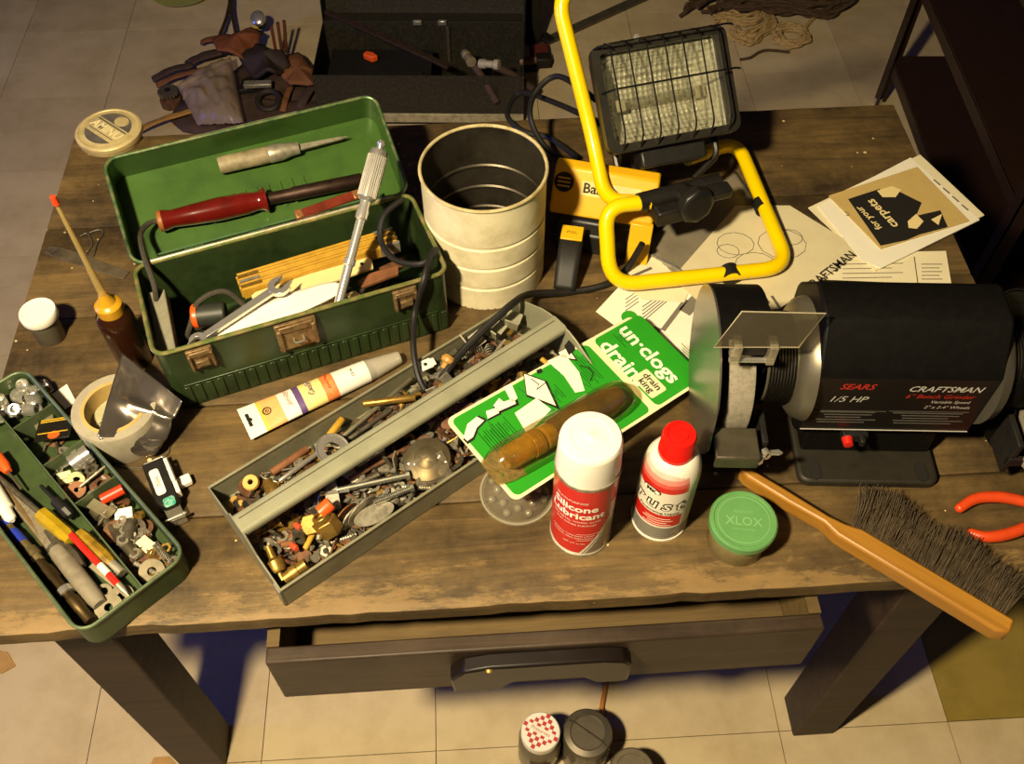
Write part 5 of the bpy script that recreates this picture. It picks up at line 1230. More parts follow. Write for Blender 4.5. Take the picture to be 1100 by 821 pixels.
mb = MB(); q_ = U(676, 341, z) - s1.location; mb.cyl(.010, .0007, .0009, 22, Matrix.Translation((q_.x, q_.y, 0))); put('green_spot', mb, cardgreen, s1)
s2 = sheetpoly('leaflet', [(655, 292), (695, 272), (745, 300), (735, 325), (690, 322)], z + .0014, paper, 'small cream leaflet under front bar of work light', 'paper')
marks(s2, [((672, 300), (700, 288), .004), ((680, 306), (712, 294), .002)], z + .0022, ink_grey)
# foil bag
mb = MB()
q0 = [U(*p, .752) for p in ((690, 262), (790, 185), (835, 250), (745, 318))]
def bag(u, v, amp=.0015, qq=q0):
    a = qq[0].lerp(qq[1], u); b = qq[3].lerp(qq[2], u); p = a.lerp(b, v)
    e = (4 * u * (1 - u)) ** .5 * (4 * v * (1 - v)) ** .5
    p.z += .0012 + amp * e * (.7 + .6 * noise.noise(Vector((u * 4, v * 4, 1.7)))) + .0007 * noise.noise(Vector((u * 13, v * 9, 4)))
    return p
mb.sheet(bag, 30, 24); fb = put('foil_bag', mb, grey_bag, label='grey glossy plastic bag lying under work light frame', cat='bag', thick=.0006)
mb = MB(); a, b = U(700, 274, .757), U(748, 303, .757); mb.tube([a, a.lerp(b, .5) + Vector((0, 0, .003)), b], .0022, 8); put('folded_edge', mb, chrome, fb)
# manual in a clear bag
MP = [(722, 300), (790, 222), (848, 222), (926, 270), (838, 332), (775, 345)]
mn = sheetpoly('manual', MP, .7535, mat('manual_paper', '#c9bf9c', .7, 0, .15, 24, '#9f946f'), 'grinder manual sealed in clear plastic bag behind grinder', 'manual', t=.002)
zt_ = .7557
ptext(mn, 'CRAFTSMAN', (866, 311), (922, 268), zt_, .0165, ink, bold=.02)
marks(mn, [((790 + k * 13, 300 + k * 6), (800 + k * 13, 312 + k * 7), .0035) for k in range(1, 4)] + [((785 + k * 13, 310 + k * 6), (792 + k * 13, 318 + k * 7), .0035) for k in range(1, 4)], zt_, ink_grey)
sk = MB(); o = mn.location
for c, rr in (((840, 262), .026), ((848, 255), .014), ((790, 262), .020), ((782, 270), .012), ((812, 285), .022)):
    p = U(*c, zt_) - o; sk.tube([(p.x + rr * math.cos(R(30 * k)) * 1.2, p.y + rr * math.sin(R(30 * k)), p.z + .0003) for k in range(12)], .0004, 4, True)
put('line_drawing', sk, ink_grey, mn)
mb = MB(); qm = [U(*p, .7530) for p in ((720, 302), (838, 192), (942, 272), (800, 352))]
def bag2(u, v):
    a = qm[0].lerp(qm[1], u); b = qm[3].lerp(qm[2], u); p = a.lerp(b, v)
    p.z += .0036 + .0012 * noise.noise(Vector((u * 9, v * 8, 3))) + .003 * max(0, u - .8) * 5 * noise.noise(Vector((u * 20, v * 14, 1)))
    return p
mb.sheet(bag2, 34, 26); put('sealed_bag', mb, clear('manual_bag', '#b8ad90', .10, .10), mn, label='clear plastic bag')
mb = MB()
# carpet brochure and its sheets
s3 = sheetpoly('printed_sheet', [(868, 300), (905, 272), (1016, 270), (1022, 306)], z, paper, 'cream printed sheet lying flat behind top of grinder', 'paper')
marks(s3, [((982, 276), (986, 305), .0012)] + [((990, 284 + k * 4), (1012 - 3 * (k % 2), 284 + k * 4), .0011) for k in range(5)] + [((905, 284 + k * 5), (970 - 12 * (k % 2), 283 + k * 5), .001) for k in range(4)], z + .0007, ink_grey)
s4 = sheetpoly('folded_sheet', [(868, 224), (988, 167), (1057, 232), (940, 292)], .7525, paper, 'folded cream sheet under the tan carpet booklet', 'paper', t=.0016)
s4b = sheetpoly('folded_sheet', [(878, 222), (978, 170), (1052, 237), (946, 289), (925, 280)], .7544, paper_w, 'upper cream sheet directly beneath tan carpet booklet', 'paper', t=.0016)
marks(s4b, [((1003 + k * 10, 193 + k * 9), (1010 + k * 10, 199 + k * 9), .0022) for k in range(4)], .7562, ink_grey)
bk = sheetpoly('booklet', [(890, 211), (985, 180), (1041, 238), (946, 268)], .7563, tan_paper, 'tan booklet with black panel reading for your carpets', 'booklet', t=.0014)
zb = .7580
blk = MB(); o = bk.location
bp = [U(*p, zb) - o for p in ((911, 214), (945, 203), (952, 211), (966, 206), (990, 218), (984, 232), (1010, 226), (1018, 244), (988, 252), (974, 258), (946, 264))]
blk.geo([tuple(p) for p in bp] + [tuple(p + Vector((0, 0, .0003))) for p in bp], [tuple(range(11)), tuple(range(21, 10, -1))] + [(i, 11 + i, 11 + (i + 1) % 11, (i + 1) % 11) for i in range(11)])
put('black_panel', blk, ink, bk, smooth=0)
pc = mat('booklet_cream', '#d9c68c', .8, 0, 0)
for s, a, b, size in (('for your', (945, 246), (921, 222), .0135), ('carpets', (962, 244), (936, 217), .019)):
    ptext(bk, s, a, b, zb + .0004, size, pc, bold=.02)
sk = MB()
for pts in (((975, 238), (984, 230), (992, 238), (985, 246), (976, 245)), ((942, 205), (958, 200), (968, 204), (962, 212), (948, 212)), ((1000, 236), (1012, 230), (1008, 242))):
    q_ = [U(*p, zb + .0003) - o for p in pts]; n = len(q_)
    sk.geo([tuple(p) for p in q_] + [tuple(p + Vector((0, 0, .0003))) for p in q_], [tuple(range(n)), tuple(range(2 * n - 1, n - 1, -1))])
put('pale_shape', sk, pc, bk, smooth=0)
ptext(bk, 'for', (912, 232), (904, 222), zb - .0002, .008, ink_grey)
# ------------------------------------------------------------------ left end of the bench
c = U(116, 138, T + .015); RT = .0455
rt = thing('round_tin', 'round flat cream tin with worn lid at far left bench corner', 'tin', TR(c.x, c.y, T, R(-38)))
tinc = mat('tin_cream', '#d2c08a', .4, .3, .3, 60, '#9a8450')
put('base', MB().lathe([(0, 0), (RT - .002, 0), (RT - .001, .002), (RT - .001, .010), (0, .010)], 48), tinc, rt)
lidt = put('lid', MB().lathe([(RT, .005), (RT + .0006, .006), (RT + .0006, 0.0130), (RT - .001, 0.0145), (RT - .004, 0.0150), (RT - .005, 0.0142), (RT - .010, 0.0142), (RT - .011, 0.0148), (0, 0.0148)], 52), tinc, rt)
mb = MB(); n = 30; rr = RT - .013
mb.prism([(rr * math.cos(R(20 + 140 * i / n)), rr * math.sin(R(20 + 140 * i / n))) for i in range(n + 1)], 0.0148, 0.0151); mb.prism([(rr * math.cos(R(215 + 110 * i / n)), rr * math.sin(R(215 + 110 * i / n))) for i in range(n + 1)], 0.0148, 0.0151)
put('printed_field', mb, mat('slate_print', '#4f4b48', .5, 0, .3, 60, '#7d745f'), lidt, smooth=0)
mb = MB(); mb.lathe([(0, 0.0156), (.0095, 0.0155), (.0095, 0.0150)], 24, Matrix.Translation((.004, .021, 0)) @ Matrix.Scale(1.2, 4, (1, 0, 0))); put('printed_oval', mb, tinc, lidt)
mb = MB(); text(mb, 'AMINU', .0185, Matrix.Translation((0, -.003, 0.0153)), bold=.03, shear=.1); put('lettering', mb, mat('letter_cream', '#e0d2a0', .5, 0, .1), lidt, smooth=0)
mb = MB(); mb.box(0, .0075, 0.0151, .058, .0022, .0004); mb.box(0, -.0125, 0.0151, .05, .0012, .0004); put('printed_bar', mb, mat('slate_print', '#4f4b48'), lidt, smooth=0)

ob = thing('oil_bottle', 'dark oil bottle with amber cap and tall orange tipped spout', 'oil bottle', TR(-.4458, .7027, T))
put('body', MB().lathe([(0, 0), (.0195, 0), (.0205, .002), (.0205, .072), (.019, .082), (.013, .089), (.0118, .091), (0, .091)], 32), mat('dark_oil', '#2b150a', .16, 0, .25, 20, '#150a05', coat=.3), ob)
put('cap', MB().lathe([(0, .086), (.0148, .087), (.0150, .089), (.0150, .099), (.0135, .101), (.010, .103), (.006, .112), (.0048, .116), (0, .116)], 28), mat('amber_cap', '#b98a1c', .3, 0, .1, 40), ob, label='amber screw cap')
sp_h = (lambda: next(z for z in [x / 1000 for x in range(100, 400)] if (410.5 + 1049 * ((CAMH - T - z) * CP - .7027 * SP) / (.7027 * CP + (CAMH - T - z) * SP)) < 214))()
put('spout', MB().lathe([(.0048, .114), (.0034, sp_h * .62), (.0021, sp_h - .006), (0, sp_h - .006)], 14), clear('amber_spout', '#d6bf7c', .36, .2), ob)
put('spout_tip', MB().lathe([(.0022, sp_h - .008), (.0034, sp_h - .007), (.0030, sp_h + .003), (0, sp_h + .004)], 12), mat('orange_tip', '#e2401a', .4, 0, 0), ob, label='orange spout tip')

wc = thing('film_canister', 'small clear canister with white cap at left bench edge', 'canister', TR(-.5545, .737, T))
put('body', MB().lathe([(0, 0), (.0165, 0), (.0172, .001), (.0185, .040), (.0165, .040), (.0158, .002), (0, .002)], 32), clear('canister_grey', '#8f8670', .35, .1), wc)
put('cap', MB().lathe([(.0208, .036), (.0214, .037), (.0214, .045), (.0205, .0468), (.0180, .0468), (.0172, .0460), (0, .0460), (0, .040), (.0208, .036)], 36), white_pl, wc, label='white push-on cap')
put('contents', MB().lathe([(0, .0025), (.0155, .0025), (.0165, .024), (0, .027)], 20), dsteel, wc)

M1, L1 = along((50, 267), T + .0012, (136, 296), T + .0012)
pk = thing('putty_knife_blade', 'worn flat metal strip lying on bench behind oil bottle', 'metal strip', M1)
put('strip', MB().prism([(0, -.004), (.004, -.008), (.03, -.009), (L1, -.007), (L1, .007), (.03, .009), (.006, .006)], -.0008, .0008), mat('scuffed_strip', '#6b604c', .5, .5, .5, 60, '#463c2c'), pk, bevel=.0004)
mb = MB(); mb.prism([(0, -.003), (.02, -.0085), (.024, .006), (.004, .005)], .0008, .0016); put('worn_tip', mb, dsteel, pk)
put('bent_wire', MB().tube(smooth_path([U(*p, .7516) for p in ((86, 254), (94, 251), (99, 262), (93, 273), (100, 275), (104, 262), (111, 250), (106, 247), (96, 250))], 5), .0010, 6), dsteel, label='small bent wire scrap on bench behind metal strip', cat='wire')

# tape roll with peeled silver tail
c = U(122, 437, T + .046)
tp = thing('tape_roll', 'grey roll of metal foil tape with peeled shiny tail on bench', 'tape roll', TR(c.x, c.y, T, R(-35)))
put('tape_winding', MB().lathe([(.0345, 0), (.0450, 0), (.0455, .001), (.0455, .045), (.0450, .046), (.0345, .046)], 56), mat('tape_grey', '#b5ad97', .4, .3, .25, 50, '#7e7662'), tp)
put('cardboard_core', MB().ring(.0312, .0350, -.0002, .0466, 48), mat('core_tan', '#b89a5a', .7, 0, .2, 60), tp)
put('core_label', MB().cyl(.0310, .0, .024, 40), mat('core_label', '#a5a07c', .6, 0, .25, 40, '#6c6a4c'), tp)
for s, size, y in (('FREEN', .014, .016), ('POLY', .014, -.001), ('TAPE', .010, -.016)):
    mb = MB(); text(mb, s, size, Matrix.Translation((-.004, y, .0245)), bold=.02); put('lettering', mb, ink_grey, tp, smooth=0)
foil = mat('foil', '#8c8478', .24, .85, .35, 18, '#6c606c')
FA, FB_, FC, FD = U(131, 379, .806), U(196, 431, .800), U(178, 472, .772), U(104, 469, .804)
def foilp(u, v):
    a, b = FA.lerp(FB_, u), FD.lerp(FC, u); p = a.lerp(b, v)
    p.z += .006 * math.exp(-((v - .55) / .10) ** 2) * min(1, u * 3) - .002 * u * v + .0015 * noise.noise(Vector((u * 4, v * 4, 6))) + .0003 * noise.noise(Vector((u * 15, v * 15, 2)))
    return tp.matrix_world.inverted() @ p
mb = MB(); mb.sheet(foilp, 30, 30); put('peeled_tail', mb, foil, tp, thick=.0004, label='shiny peeled foil tail')
FE = [U(178, 472, .772), U(106, 470, .800), U(122, 490, .756), U(165, 490, .756)]
mb = MB(); mb.sheet(lambda u, v: tp.matrix_world.inverted() @ (FE[1].lerp(FE[0], u).lerp(FE[2].lerp(FE[3], u), v) + Vector((0, -.004 * math.sin(math.pi * v), .003 * noise.noise(Vector((u * 6, v * 6, 9)))))), 16, 12)
put('folded_tail', mb, foil, tp, thick=.0004)
sheetpoly('paper_slip', [(56, 424), (72, 413), (82, 432), (70, 440)], T + .0008, paper_w, 'small white paper slip poking from under tape roll', 'paper')
put('wire_loop', MB().tube([U(*p, .7512) for p in ((120, 500), (140, 503), (158, 502), (172, 496), (181, 487), (183, 476))], .0009, 6), dsteel, label='thin dark curved wire on bench in front of tape roll', cat='wire')
mb = MB(); mb.prism(rrect(.034, .020, .005, 4), 0, .006); put('clear_tab', mb, clear_pl, M=flatm(U(113, 484, T + .0005), R(-40)), bevel=.001, label='clear plastic tab between tape roll and green tray', cat='plastic tab')

# little black and white gadget
M1, L1 = along((170, 506), T + .001, (192, 562), T + .001)
gd = thing('clip_gadget', 'small black and white clip gadget with teal sticker on bench', 'gadget', M1)
put('body', MB().prism([(0, -.012), (L1 * .72, -.012), (L1 * .86, -.006), (L1 * .86, .008), (L1 * .72, .011), (0, .011)], 0, .022), black_pl, gd, bevel=.002)
mb = MB(); mb.prism(rrect(.034, .010, .003, 4, L1 * .40, -.003), .022, .0226); lp_ = put('label_patch', mb, white_pl, gd)
mb = MB(); text(mb, 'MINI', .0065, Matrix.Translation((L1 * .40, -.003, .0229))); put('lettering', mb, ink_grey, lp_, smooth=0)
mb = MB(); mb.box(L1 * .36, .0125, .015, L1 * .66, .005, .012); mb.box(L1 * .28, .0125, .022, L1 * .44, .004, .004); put('white_rail', mb, white_pl, gd, bevel=.001)
mb = MB(); mb.prism(rrect(.012, .012, .003, 4, L1 * .80, .001), .0222, .0228); put('teal_sticker', mb, mat('teal_sticker', '#2a8c78', .4, 0, .3, 300, '#d8e0d0'), gd)
mb = MB(); mb.box(L1 * .42, .022, .006, .012, .014, .008); put('white_tab', mb, white_pl, gd, bevel=.0015)
for x, a in ((-.003, -.010), (L1 + .002, -.006)):
    mb = MB(); mb.cyl(.0012, -.012, .010, 8, TR(x, 0, .016) @ Matrix.Rotation(R(90), 4, 'X')); mb.ball(.0022, TR(x, .010, .016)); put('clip_pin', mb, chrome, gd)
mb = MB(); mb.prism([(L1 * .8, -.008), (L1 + .004, -.007), (L1 + .004, .010), (L1 * .8, .009)], .001, .014); put('clear_jaw', mb, clear_pl, gd, bevel=.001)

# sealant tube
M1, L1 = along((262, 456), T + .009, (426, 385), T + .012)
st_ = thing('sealant_tube', 'white sealant tube with orange label between toolbox and grey tray', 'tube', M1)
def tsec(u, a):
    w = .0232 - .0097 * u; h = .0014 + .0115 * min(1, u * 1.4) ** .8
    return Vector((L1 * .80 * u, w * math.cos(a), h * math.sin(a)))
mb = MB(); NU, NA = 60, 32
mb.v = [tuple(tsec(i / NU, 2 * math.pi * k / NA)) for i in range(NU + 1) for k in range(NA)]
bands = [(.13, 0), (.16, 1), (.30, 2), (.42, 0), (.46, 3), (.63, 4), (.74, 5), (1.1, 0)]
for i in range(NU):
    u = (i + .5) / NU; m = next(q for b, q in bands if u < b)
    for k in range(NA): mb.f.append((i * NA + k, i * NA + (k + 1) % NA, (i + 1) * NA + (k + 1) % NA, (i + 1) * NA + k)); mb.mi.append(m)
mb.f += [tuple(reversed(range(NA))), tuple(range(NU * NA, NU * NA + NA))]; mb.mi += [0, 0]
tb = put('tube_body', mb, [white_pl, mat('label_gold', '#d3b24a', .5, 0, .1), mat('label_peach', '#dfa66a', .5, 0, .15, 120, '#c25a2a'), mat('label_violet', '#5c4476', .5, 0, .1), mat('label_yellow', '#e2cf86', .5, 0, .15, 160, '#b58d3a'), mat('label_orange', '#d8743a', .5, 0, .2, 160, '#e6b070')], st_)
mb = MB(); mb.box(.0065, 0, .0035, .0035, .018, .0012); mb.box(.0085, 0, .0035, .003, .004, .0012); put('hang_slot', mb, ink, st_)
mb = MB(); mb.ring(.0040, .0052, .0058, .0064, 22, Matrix.Translation((.0285, 0, 0))); mb.ring(.0014, .0022, .0058, .0064, 14, Matrix.Translation((.0285, 0, 0))); put('round_mark', mb, ink, st_)
tm_ = M1.inverted()
for s, x, y, size, m in (('SILICONE', L1 * .285, 0, .0050, red_ink), ('Caulk', L1 * .43, 0, .0085, mat('label_violet', '#5c4476')), ('Kitchen & Bath', L1 * .54, 0, .0036, red_ink), ('5.5 oz', L1 * .70, -.003, .0045, ink_grey)):
    mb = MB(); text(mb, s, size, Matrix.Translation((x, y, .0142)) @ Matrix.Rotation(R(90), 4, 'Z'), bold=.01); put('lettering', mb, m, tb, smooth=0)
put('nozzle_cap', MB().lathe([(0, L1 * .80), (.0132, L1 * .80), (.0128, L1 * .82), (.0078, L1 + .002), (.0070, L1 + .004), (0, L1 + .004)], 28, AX), clear('frosted_cap', '#d6d0c0', .42, .2), st_, label='frosted tapering cap')

# ------------------------------------------------------------------ under the bench, on the floor
jr = thing('gingham_jar', 'glass jar with red gingham lid on floor below drawer', 'jar', TR(.0445, .4525, 0, R(-28)))
put('glass', MB().lathe([(0, 0), (.032, 0), (.034, .004), (.034, .092), (.028, .104), (.027, .104), (.032, .09), (.032, .004), (0, .004)], 40), clear('jam_glass', '#a39a80', .25), jr)
lidj = put('lid', MB().lathe([(.029, .104), (.0305, .105), (.0305, .122), (.029, .124), (0, .124)], 44), white_pl, jr)
mb = MB()
for i in range(-4, 5):
    for j in range(-4, 5):
        x, y = i * .0065, j * .0065
        if math.hypot(x, y) < .0265 and (i + j) % 2 == 0: mb.box(x, y, .1243, .0062, .0062, .0006)
put('gingham_check', mb, mat('gingham_red', '#b3323a', .5, 0, 0), lidj, smooth=0)
mb = MB(); mb.box(0, 0, .1248, .044, .010, .0006); put('lid_band', mb, white_pl, lidj, smooth=0)
mb = MB(); text(mb, 'Preserves', .0082, Matrix.Translation((0, 0, .1253))); put('lettering', mb, red_ink, lidj, smooth=0)
put('contents', MB().lathe([(0, .005), (.031, .005), (.031, .06), (0, .066)], 28), dsteel, jr)
jr = thing('bail_jar', 'larger grey lidded jar beside red gingham jar on floor', 'jar', TR(.119, .456, 0, R(-35)))
put('glass', MB().lathe([(0, 0), (.036, 0), (.039, .004), (.039, .075), (.035, .088), (.0345, .088), (.037, .074), (.037, .005), (0, .005)], 40), clear('jam_glass', '#a39a80'), jr)
put('contents', MB().lathe([(0, .006), (.036, .006), (.036, .05), (0, .058)], 28), rust, jr)
put('lid', MB().lathe([(.036, .086), (.0395, .087), (.0395, .099), (.037, .103), (.028, .105), (.026, .1035), (0, .1035)], 44), mat('dull_lid', '#6b6354', .42, .6, .3, 40, '#453e33'), jr)
mb = MB(); mb.tube(fillet([(-.041, 0, .095), (-.030, 0, .1085), (.030, 0, .1085), (.041, 0, .095)], .008), .0014, 7); put('wire_bail', mb, dsteel, jr)
jr = thing('hook_jar', 'jar with wire hook on floor at bottom edge below drawer', 'jar', TR(.186, .402, 0, R(20)))
put('glass', MB().lathe([(0, 0), (.034, 0), (.036, .004), (.036, .078), (.031, .085), (.030, .085), (.034, .076), (.034, .005), (0, .005)], 36), clear('jam_glass', '#a39a80'), jr)
put('lid', MB().lathe([(.032, .083), (.0345, .084), (.0345, .094), (.032, .097), (.025, .097), (.024, .0955), (0, .0955)], 40), mat('dull_lid2', '#857a64', .4, .6, .3, 40, '#5a5242'), jr)
put('wire_hook', MB().tube(smooth_path([(-.033, .004, .09), (-.042, .004, .094), (-.046, 0, .102), (-.040, -.004, .104), (-.032, -.004, .098)], 5), .0018, 7), dsteel, jr)
put('contents', MB().lathe([(0, .006), (.033, .006), (.033, .05), (0, .056)], 24), dsteel, jr)
put('wood_block', MB().box(0, 0, .028, .05, .03, .056), mat('pale_block', '#b99b5c', .7, 0, .2, 60), M=TR(.038, .392, 0, R(-15)), bevel=.002, label='small pale wood block on floor in front of gingham jar', cat='block')
M1, L1 = along((653, 724), .006, (645, 768), .006)
put('dowel', MB().lathe([(0, 0), (.004, 0), (.004, L1), (0, L1)], 12, AX), mat('orange_dowel', '#b0702a', .5, 0, .15), M=M1, label='thin orange-brown stick on floor behind grey lidded jar', cat='stick')
sheetpoly('cardboard_scrap', [(-14, 720), (-6, 698), (8, 701), (17, 716), (2, 724)], .0005, mat('cardboard', '#a9834a', .8, 0, .2, 40), 'brown cardboard scrap on floor at left edge', 'cardboard', t=.002)
sheetpoly('leaf_scrap', [(160, 826), (166, 814), (182, 813), (192, 824)], .0005, mat('cardboard', '#a9834a'), 'brown scrap on floor beside left bench leg', 'scrap', t=.002)

# ------------------------------------------------------------------ behind the bench: old dark toolbox
OX0, OX1, OY0, OY1, OH = -.50, .03, 2.05, 2.275, .15
od = thing('old_toolbox', 'big dark speckled toolbox standing open on floor behind bench', 'toolbox', TR(OX0, OY0, 0, R(-.5)))
OW, OD = OX1 - OX0, OY1 - OY0
odm = mat('speckled_dark', '#211e17', .55, .1, .5, 120, '#3d382a'); odi = mat('dark_inside', '#0c0b09', .7, 0, .3)
mb = MB(); mb.wall([(0, 0), (OW, 0), (OW, OD), (0, OD)], 0, OH, .002); mb.box(OW / 2, OD / 2, .002, OW, OD, .003); put('body', mb, odm, od, smooth=0)
mb = MB(); mb.box(OW * .60, -.004, .024, OW * .80, .006, .026); put('base_trim', mb, mat('old_zinc', '#b0a888', .4, .4, .4, 60, '#55503f'), od, bevel=.001)
LMo = Matrix.Translation((0, OD, OH)) @ Matrix.Rotation(R(78), 4, 'X')
mb = MB(); mb.wall([(0, 0), (OW, 0), (OW, OD), (0, OD)], -.06, 0, .002); mb.box(OW / 2, OD / 2, -.06, OW, OD, .002); put('lid', mb, odm, od, M=LMo, smooth=0)
for x in (.27, .335):
    mb = MB(); mb.box(x * OW / .53 - .02, OD - .004, OH + .002, .022, .008, .012); put('latch_clip', mb, chrome, od, bevel=.001)
mb = MB(); mb.box(OW * .62, OD - .012, OH * .62, .008, .004, OH * .7); put('lid_stay', mb, dsteel, od)
mb = MB(); mb.box(OW * .30, OD * .5, OH * .70, OW * .5, .11, .003); mb.box(OW * .30, OD * .26, OH * .74, OW * .42, .003, .016); put('lift_tray', mb, odi, od)
mb = MB(); mb.box(.12, .035, OH * .80, .12, .006, .004); put('tray_edge', mb, mat('pale_edge', '#b5aa84', .5, .3, .2), od)
OM = od.matrix_world.copy()
put('orange_grip', MB().prism([(0, -.008), (.03, -.012), (.04, .004), (.02, .012), (0, .008)], 0, .018), orange_pl, M=frame(on(OM, 392, 62, OH * .74), (.8, -.4, 0)), bevel=.004, label='orange plastic grip inside the old dark toolbox', cat='grip')
a, b = UY(350, 12, 2.27), UY(482, 72, 2.07); M1 = frame(a, b - a)
put('flat_bar', MB().box((b - a).length / 2, 0, 0, (b - a).length, .016, .008), mat('brown_bar', '#3a2a20', .6, .3, .4, 60), M=M1, bevel=.001, label='long brown bar laid diagonally across old dark toolbox', cat='bar')
for k, (px, py) in enumerate(((503, 62), (526, 69))):
    p = on(OM, px, py, OH + .012); h = thing('hammer', ('hammer with pale head at right of old toolbox rim', 'white headed mallet beside the pale headed hammer')[k], 'hammer', TR(p.x, p.y, p.z, R(20 + 50 * k)))
    put('head', MB().lathe([(0, -.028), (.011, -.028), (.012, -.024), (.012, -.012), (.009, -.008), (.009, .010), (.013, .014), (.013, .026), (0, .027)], 16, Matrix.Rotation(R(80), 4, 'X')), mat('pale_head', '#b3aa94', .5, .2, .3) if k else mat('pale_head2', '#8f8468', .5, .3, .3), h)
    put('handle', MB().tube([(0, 0, 0), (.02, -.05, -.03), (.04, -.10, -.075)], .009, 10), leather_d, h)
put('red_block', MB().box(0, 0, .02, .05, .06, .04), mat('dull_red', '#5a2420', .6, 0, .3), M=TR(.075, 2.31, 0, .1), bevel=.003, label='dull red block on floor right of old dark toolbox', cat='block')
M1, L1 = along((558, 66), .03, (592, 64), .03)
hb = thing('small_brush', 'small wooden tool with dark tip on floor beside red block', 'brush', M1)
put('handle', MB().lathe([(0, 0), (.010, 0), (.012, .02), (.009, L1 * .6), (0, L1 * .6)], 12, AX), mat('brown_wood', '#7c6044', .6, 0, .3, 60), hb)
put('head', MB().box(L1 * .75, 0, 0, L1 * .45, .034, .028), iron, hb, bevel=.004)
put('support', MB().box(L1 * .3, 0, -.022, .05, .02, .016), iron, hb)
put('black_pipe', MB().lathe([(.018, 0), (.024, 0), (.024, .34), (.018, .34), (.018, 0)], 24), iron, M=TR(.062, 2.40, 0), label='black pipe standing on floor behind old dark toolbox', cat='pipe')
M1, L1 = along((572, 51), .006, (694, -4), .006)
fb_ = thing('flat_rail', 'long grey flat rail lying on floor behind work light', 'rail', M1)
put('rail', MB().box(L1 / 2, 0, 0, L1, .028, .010), mat('rail_grey', '#5f584c', .5, .4, .4, 40), fb_, bevel=.001)
put('end_clip', MB().box(.05, .002, .008, .03, .036, .012), iron, fb_, bevel=.002)

# rope
def hank(nm, pts, z, n, spread, rad, lab, m, seed):
    r_ = random.Random(seed); mb = MB()
    for k in range(n):
        o = [Vector((r_.uniform(-1, 1) * spread, r_.uniform(-1, 1) * spread, abs(r_.uniform(0, 1)) * spread * .9)) for _ in pts]
        mb.tube(smooth_path([U(px, py, z) + d for (px, py), d in zip(pts, o)], 6), rad, 6)
    return put(nm, mb, m, label=lab, cat='rope')
hank('rope_hank', [(772, 24), (786, 20), (806, 24), (822, 14), (826, 26), (812, 40), (796, 44), (786, 36)], .008, 13, .020, .0042, 'pale rope hank lying on floor behind work light cage', rope_m, 1)
hank('rope_bundle', [(832, 36), (846, 30), (862, 34), (864, 44), (850, 50), (836, 46), (834, 38)], .008, 12, .014, .0042, 'small tight pale rope bundle right of the rope hank', rope_m, 2)
put('rope_tail', MB().tube(smooth_path([U(*p, .006) for p in ((858, 40), (868, 26), (878, 15))], 5), .005, 7), rope_m, label='short frayed rope end sticking from small rope bundle', cat='rope')
hank('rope_coil', [(742, 12), (780, -4), (830, 2), (870, -6), (905, 4), (880, 16), (840, 14), (800, 10), (765, 16)], .008, 15, .035, .0055, 'dark brown rope coil on floor at top edge', mat('brown_rope', '#4e3b24', .9, 0, .4, 120, '#2a1e12', .4, 400), 3)
put('cord_scrap', MB().tube(smooth_path([U(*p, .005) for p in ((795, 64), (806, 62), (816, 56), (826, 54), (848, 56))], 6), .004, 6), mat('brown_rope', '#4e3b24'), label='loose brown cord below the rope hank on floor', cat='cord scrap')

# scrap pile on the floor, upper left
def slab(nm, pts, z, t, m, lab, cat, warp=.0, seed=0, z2=None):
    P3 = [U(px, py, (z2[i] if z2 else z)) for i, (px, py) in enumerate(pts)]
    c = sum(P3, Vector()) / len(P3); mb = MB(); n = len(P3); sub = []
    for i in range(n):
        a, b = P3[i], P3[(i + 1) % n]
        for k in range(5):
            p = a.lerp(b, k / 5); p.z += warp * noise.noise(Vector((p.x * 18, p.y * 18, seed))); sub.append(p)
    N = len(sub); vs = []
    for q in (1, .8, .6, .4, .2):
        for p in sub:
            g = c + (p - c) * q; g.z += (1 - q) * warp * .6 + (1 - q) * warp * 1.2 * noise.noise(Vector((g.x * 14, g.y * 14, seed + 5))); vs.append(tuple(g - c))
    vs.append((0, 0, warp * (.6 + 1.2 * noise.noise(Vector((c.x * 14, c.y * 14, seed + 5))))))
    fs = [(k * N + i, k * N + (i + 1) % N, (k + 1) * N + (i + 1) % N, (k + 1) * N + i) for k in range(4) for i in range(N)] + [(4 * N + i, 4 * N + (i + 1) % N, 5 * N) for i in range(N)]
    mb.geo(vs, fs); return put(nm, mb, m, M=Matrix.Translation(c), thick=t, label=lab, cat=cat)
slab('leather_sheet', [(196, 142), (182, 128), (212, 92), (262, 70), (330, 78), (352, 100), (340, 132), (262, 146)], .012, .006, leather_d, 'large dark leather sheet at bottom of scrap pile on floor', 'leather', .02, 1)
slab('leather_piece', [(228, 44), (252, 30), (282, 32), (276, 50), (262, 64), (234, 56)], .07, .005, mat('red_leather', '#7c4526', .75, 0, .35, 40, '#4c2815'), 'reddish brown folded leather piece on top of scrap pile', 'leather', .03, 2)
slab('leather_chunk', [(258, 66), (276, 50), (302, 54), (312, 70), (296, 82), (272, 80)], .06, .010, mat('black_leather', '#2c201c', .7, 0, .3), 'dark stiff leather chunk at middle of scrap pile', 'leather', .03, 3)
slab('leather_flap', [(306, 62), (320, 58), (344, 78), (336, 92), (312, 94), (302, 82)], .045, .006, leather, 'brown leather flap at right side of scrap pile', 'leather', .03, 4)
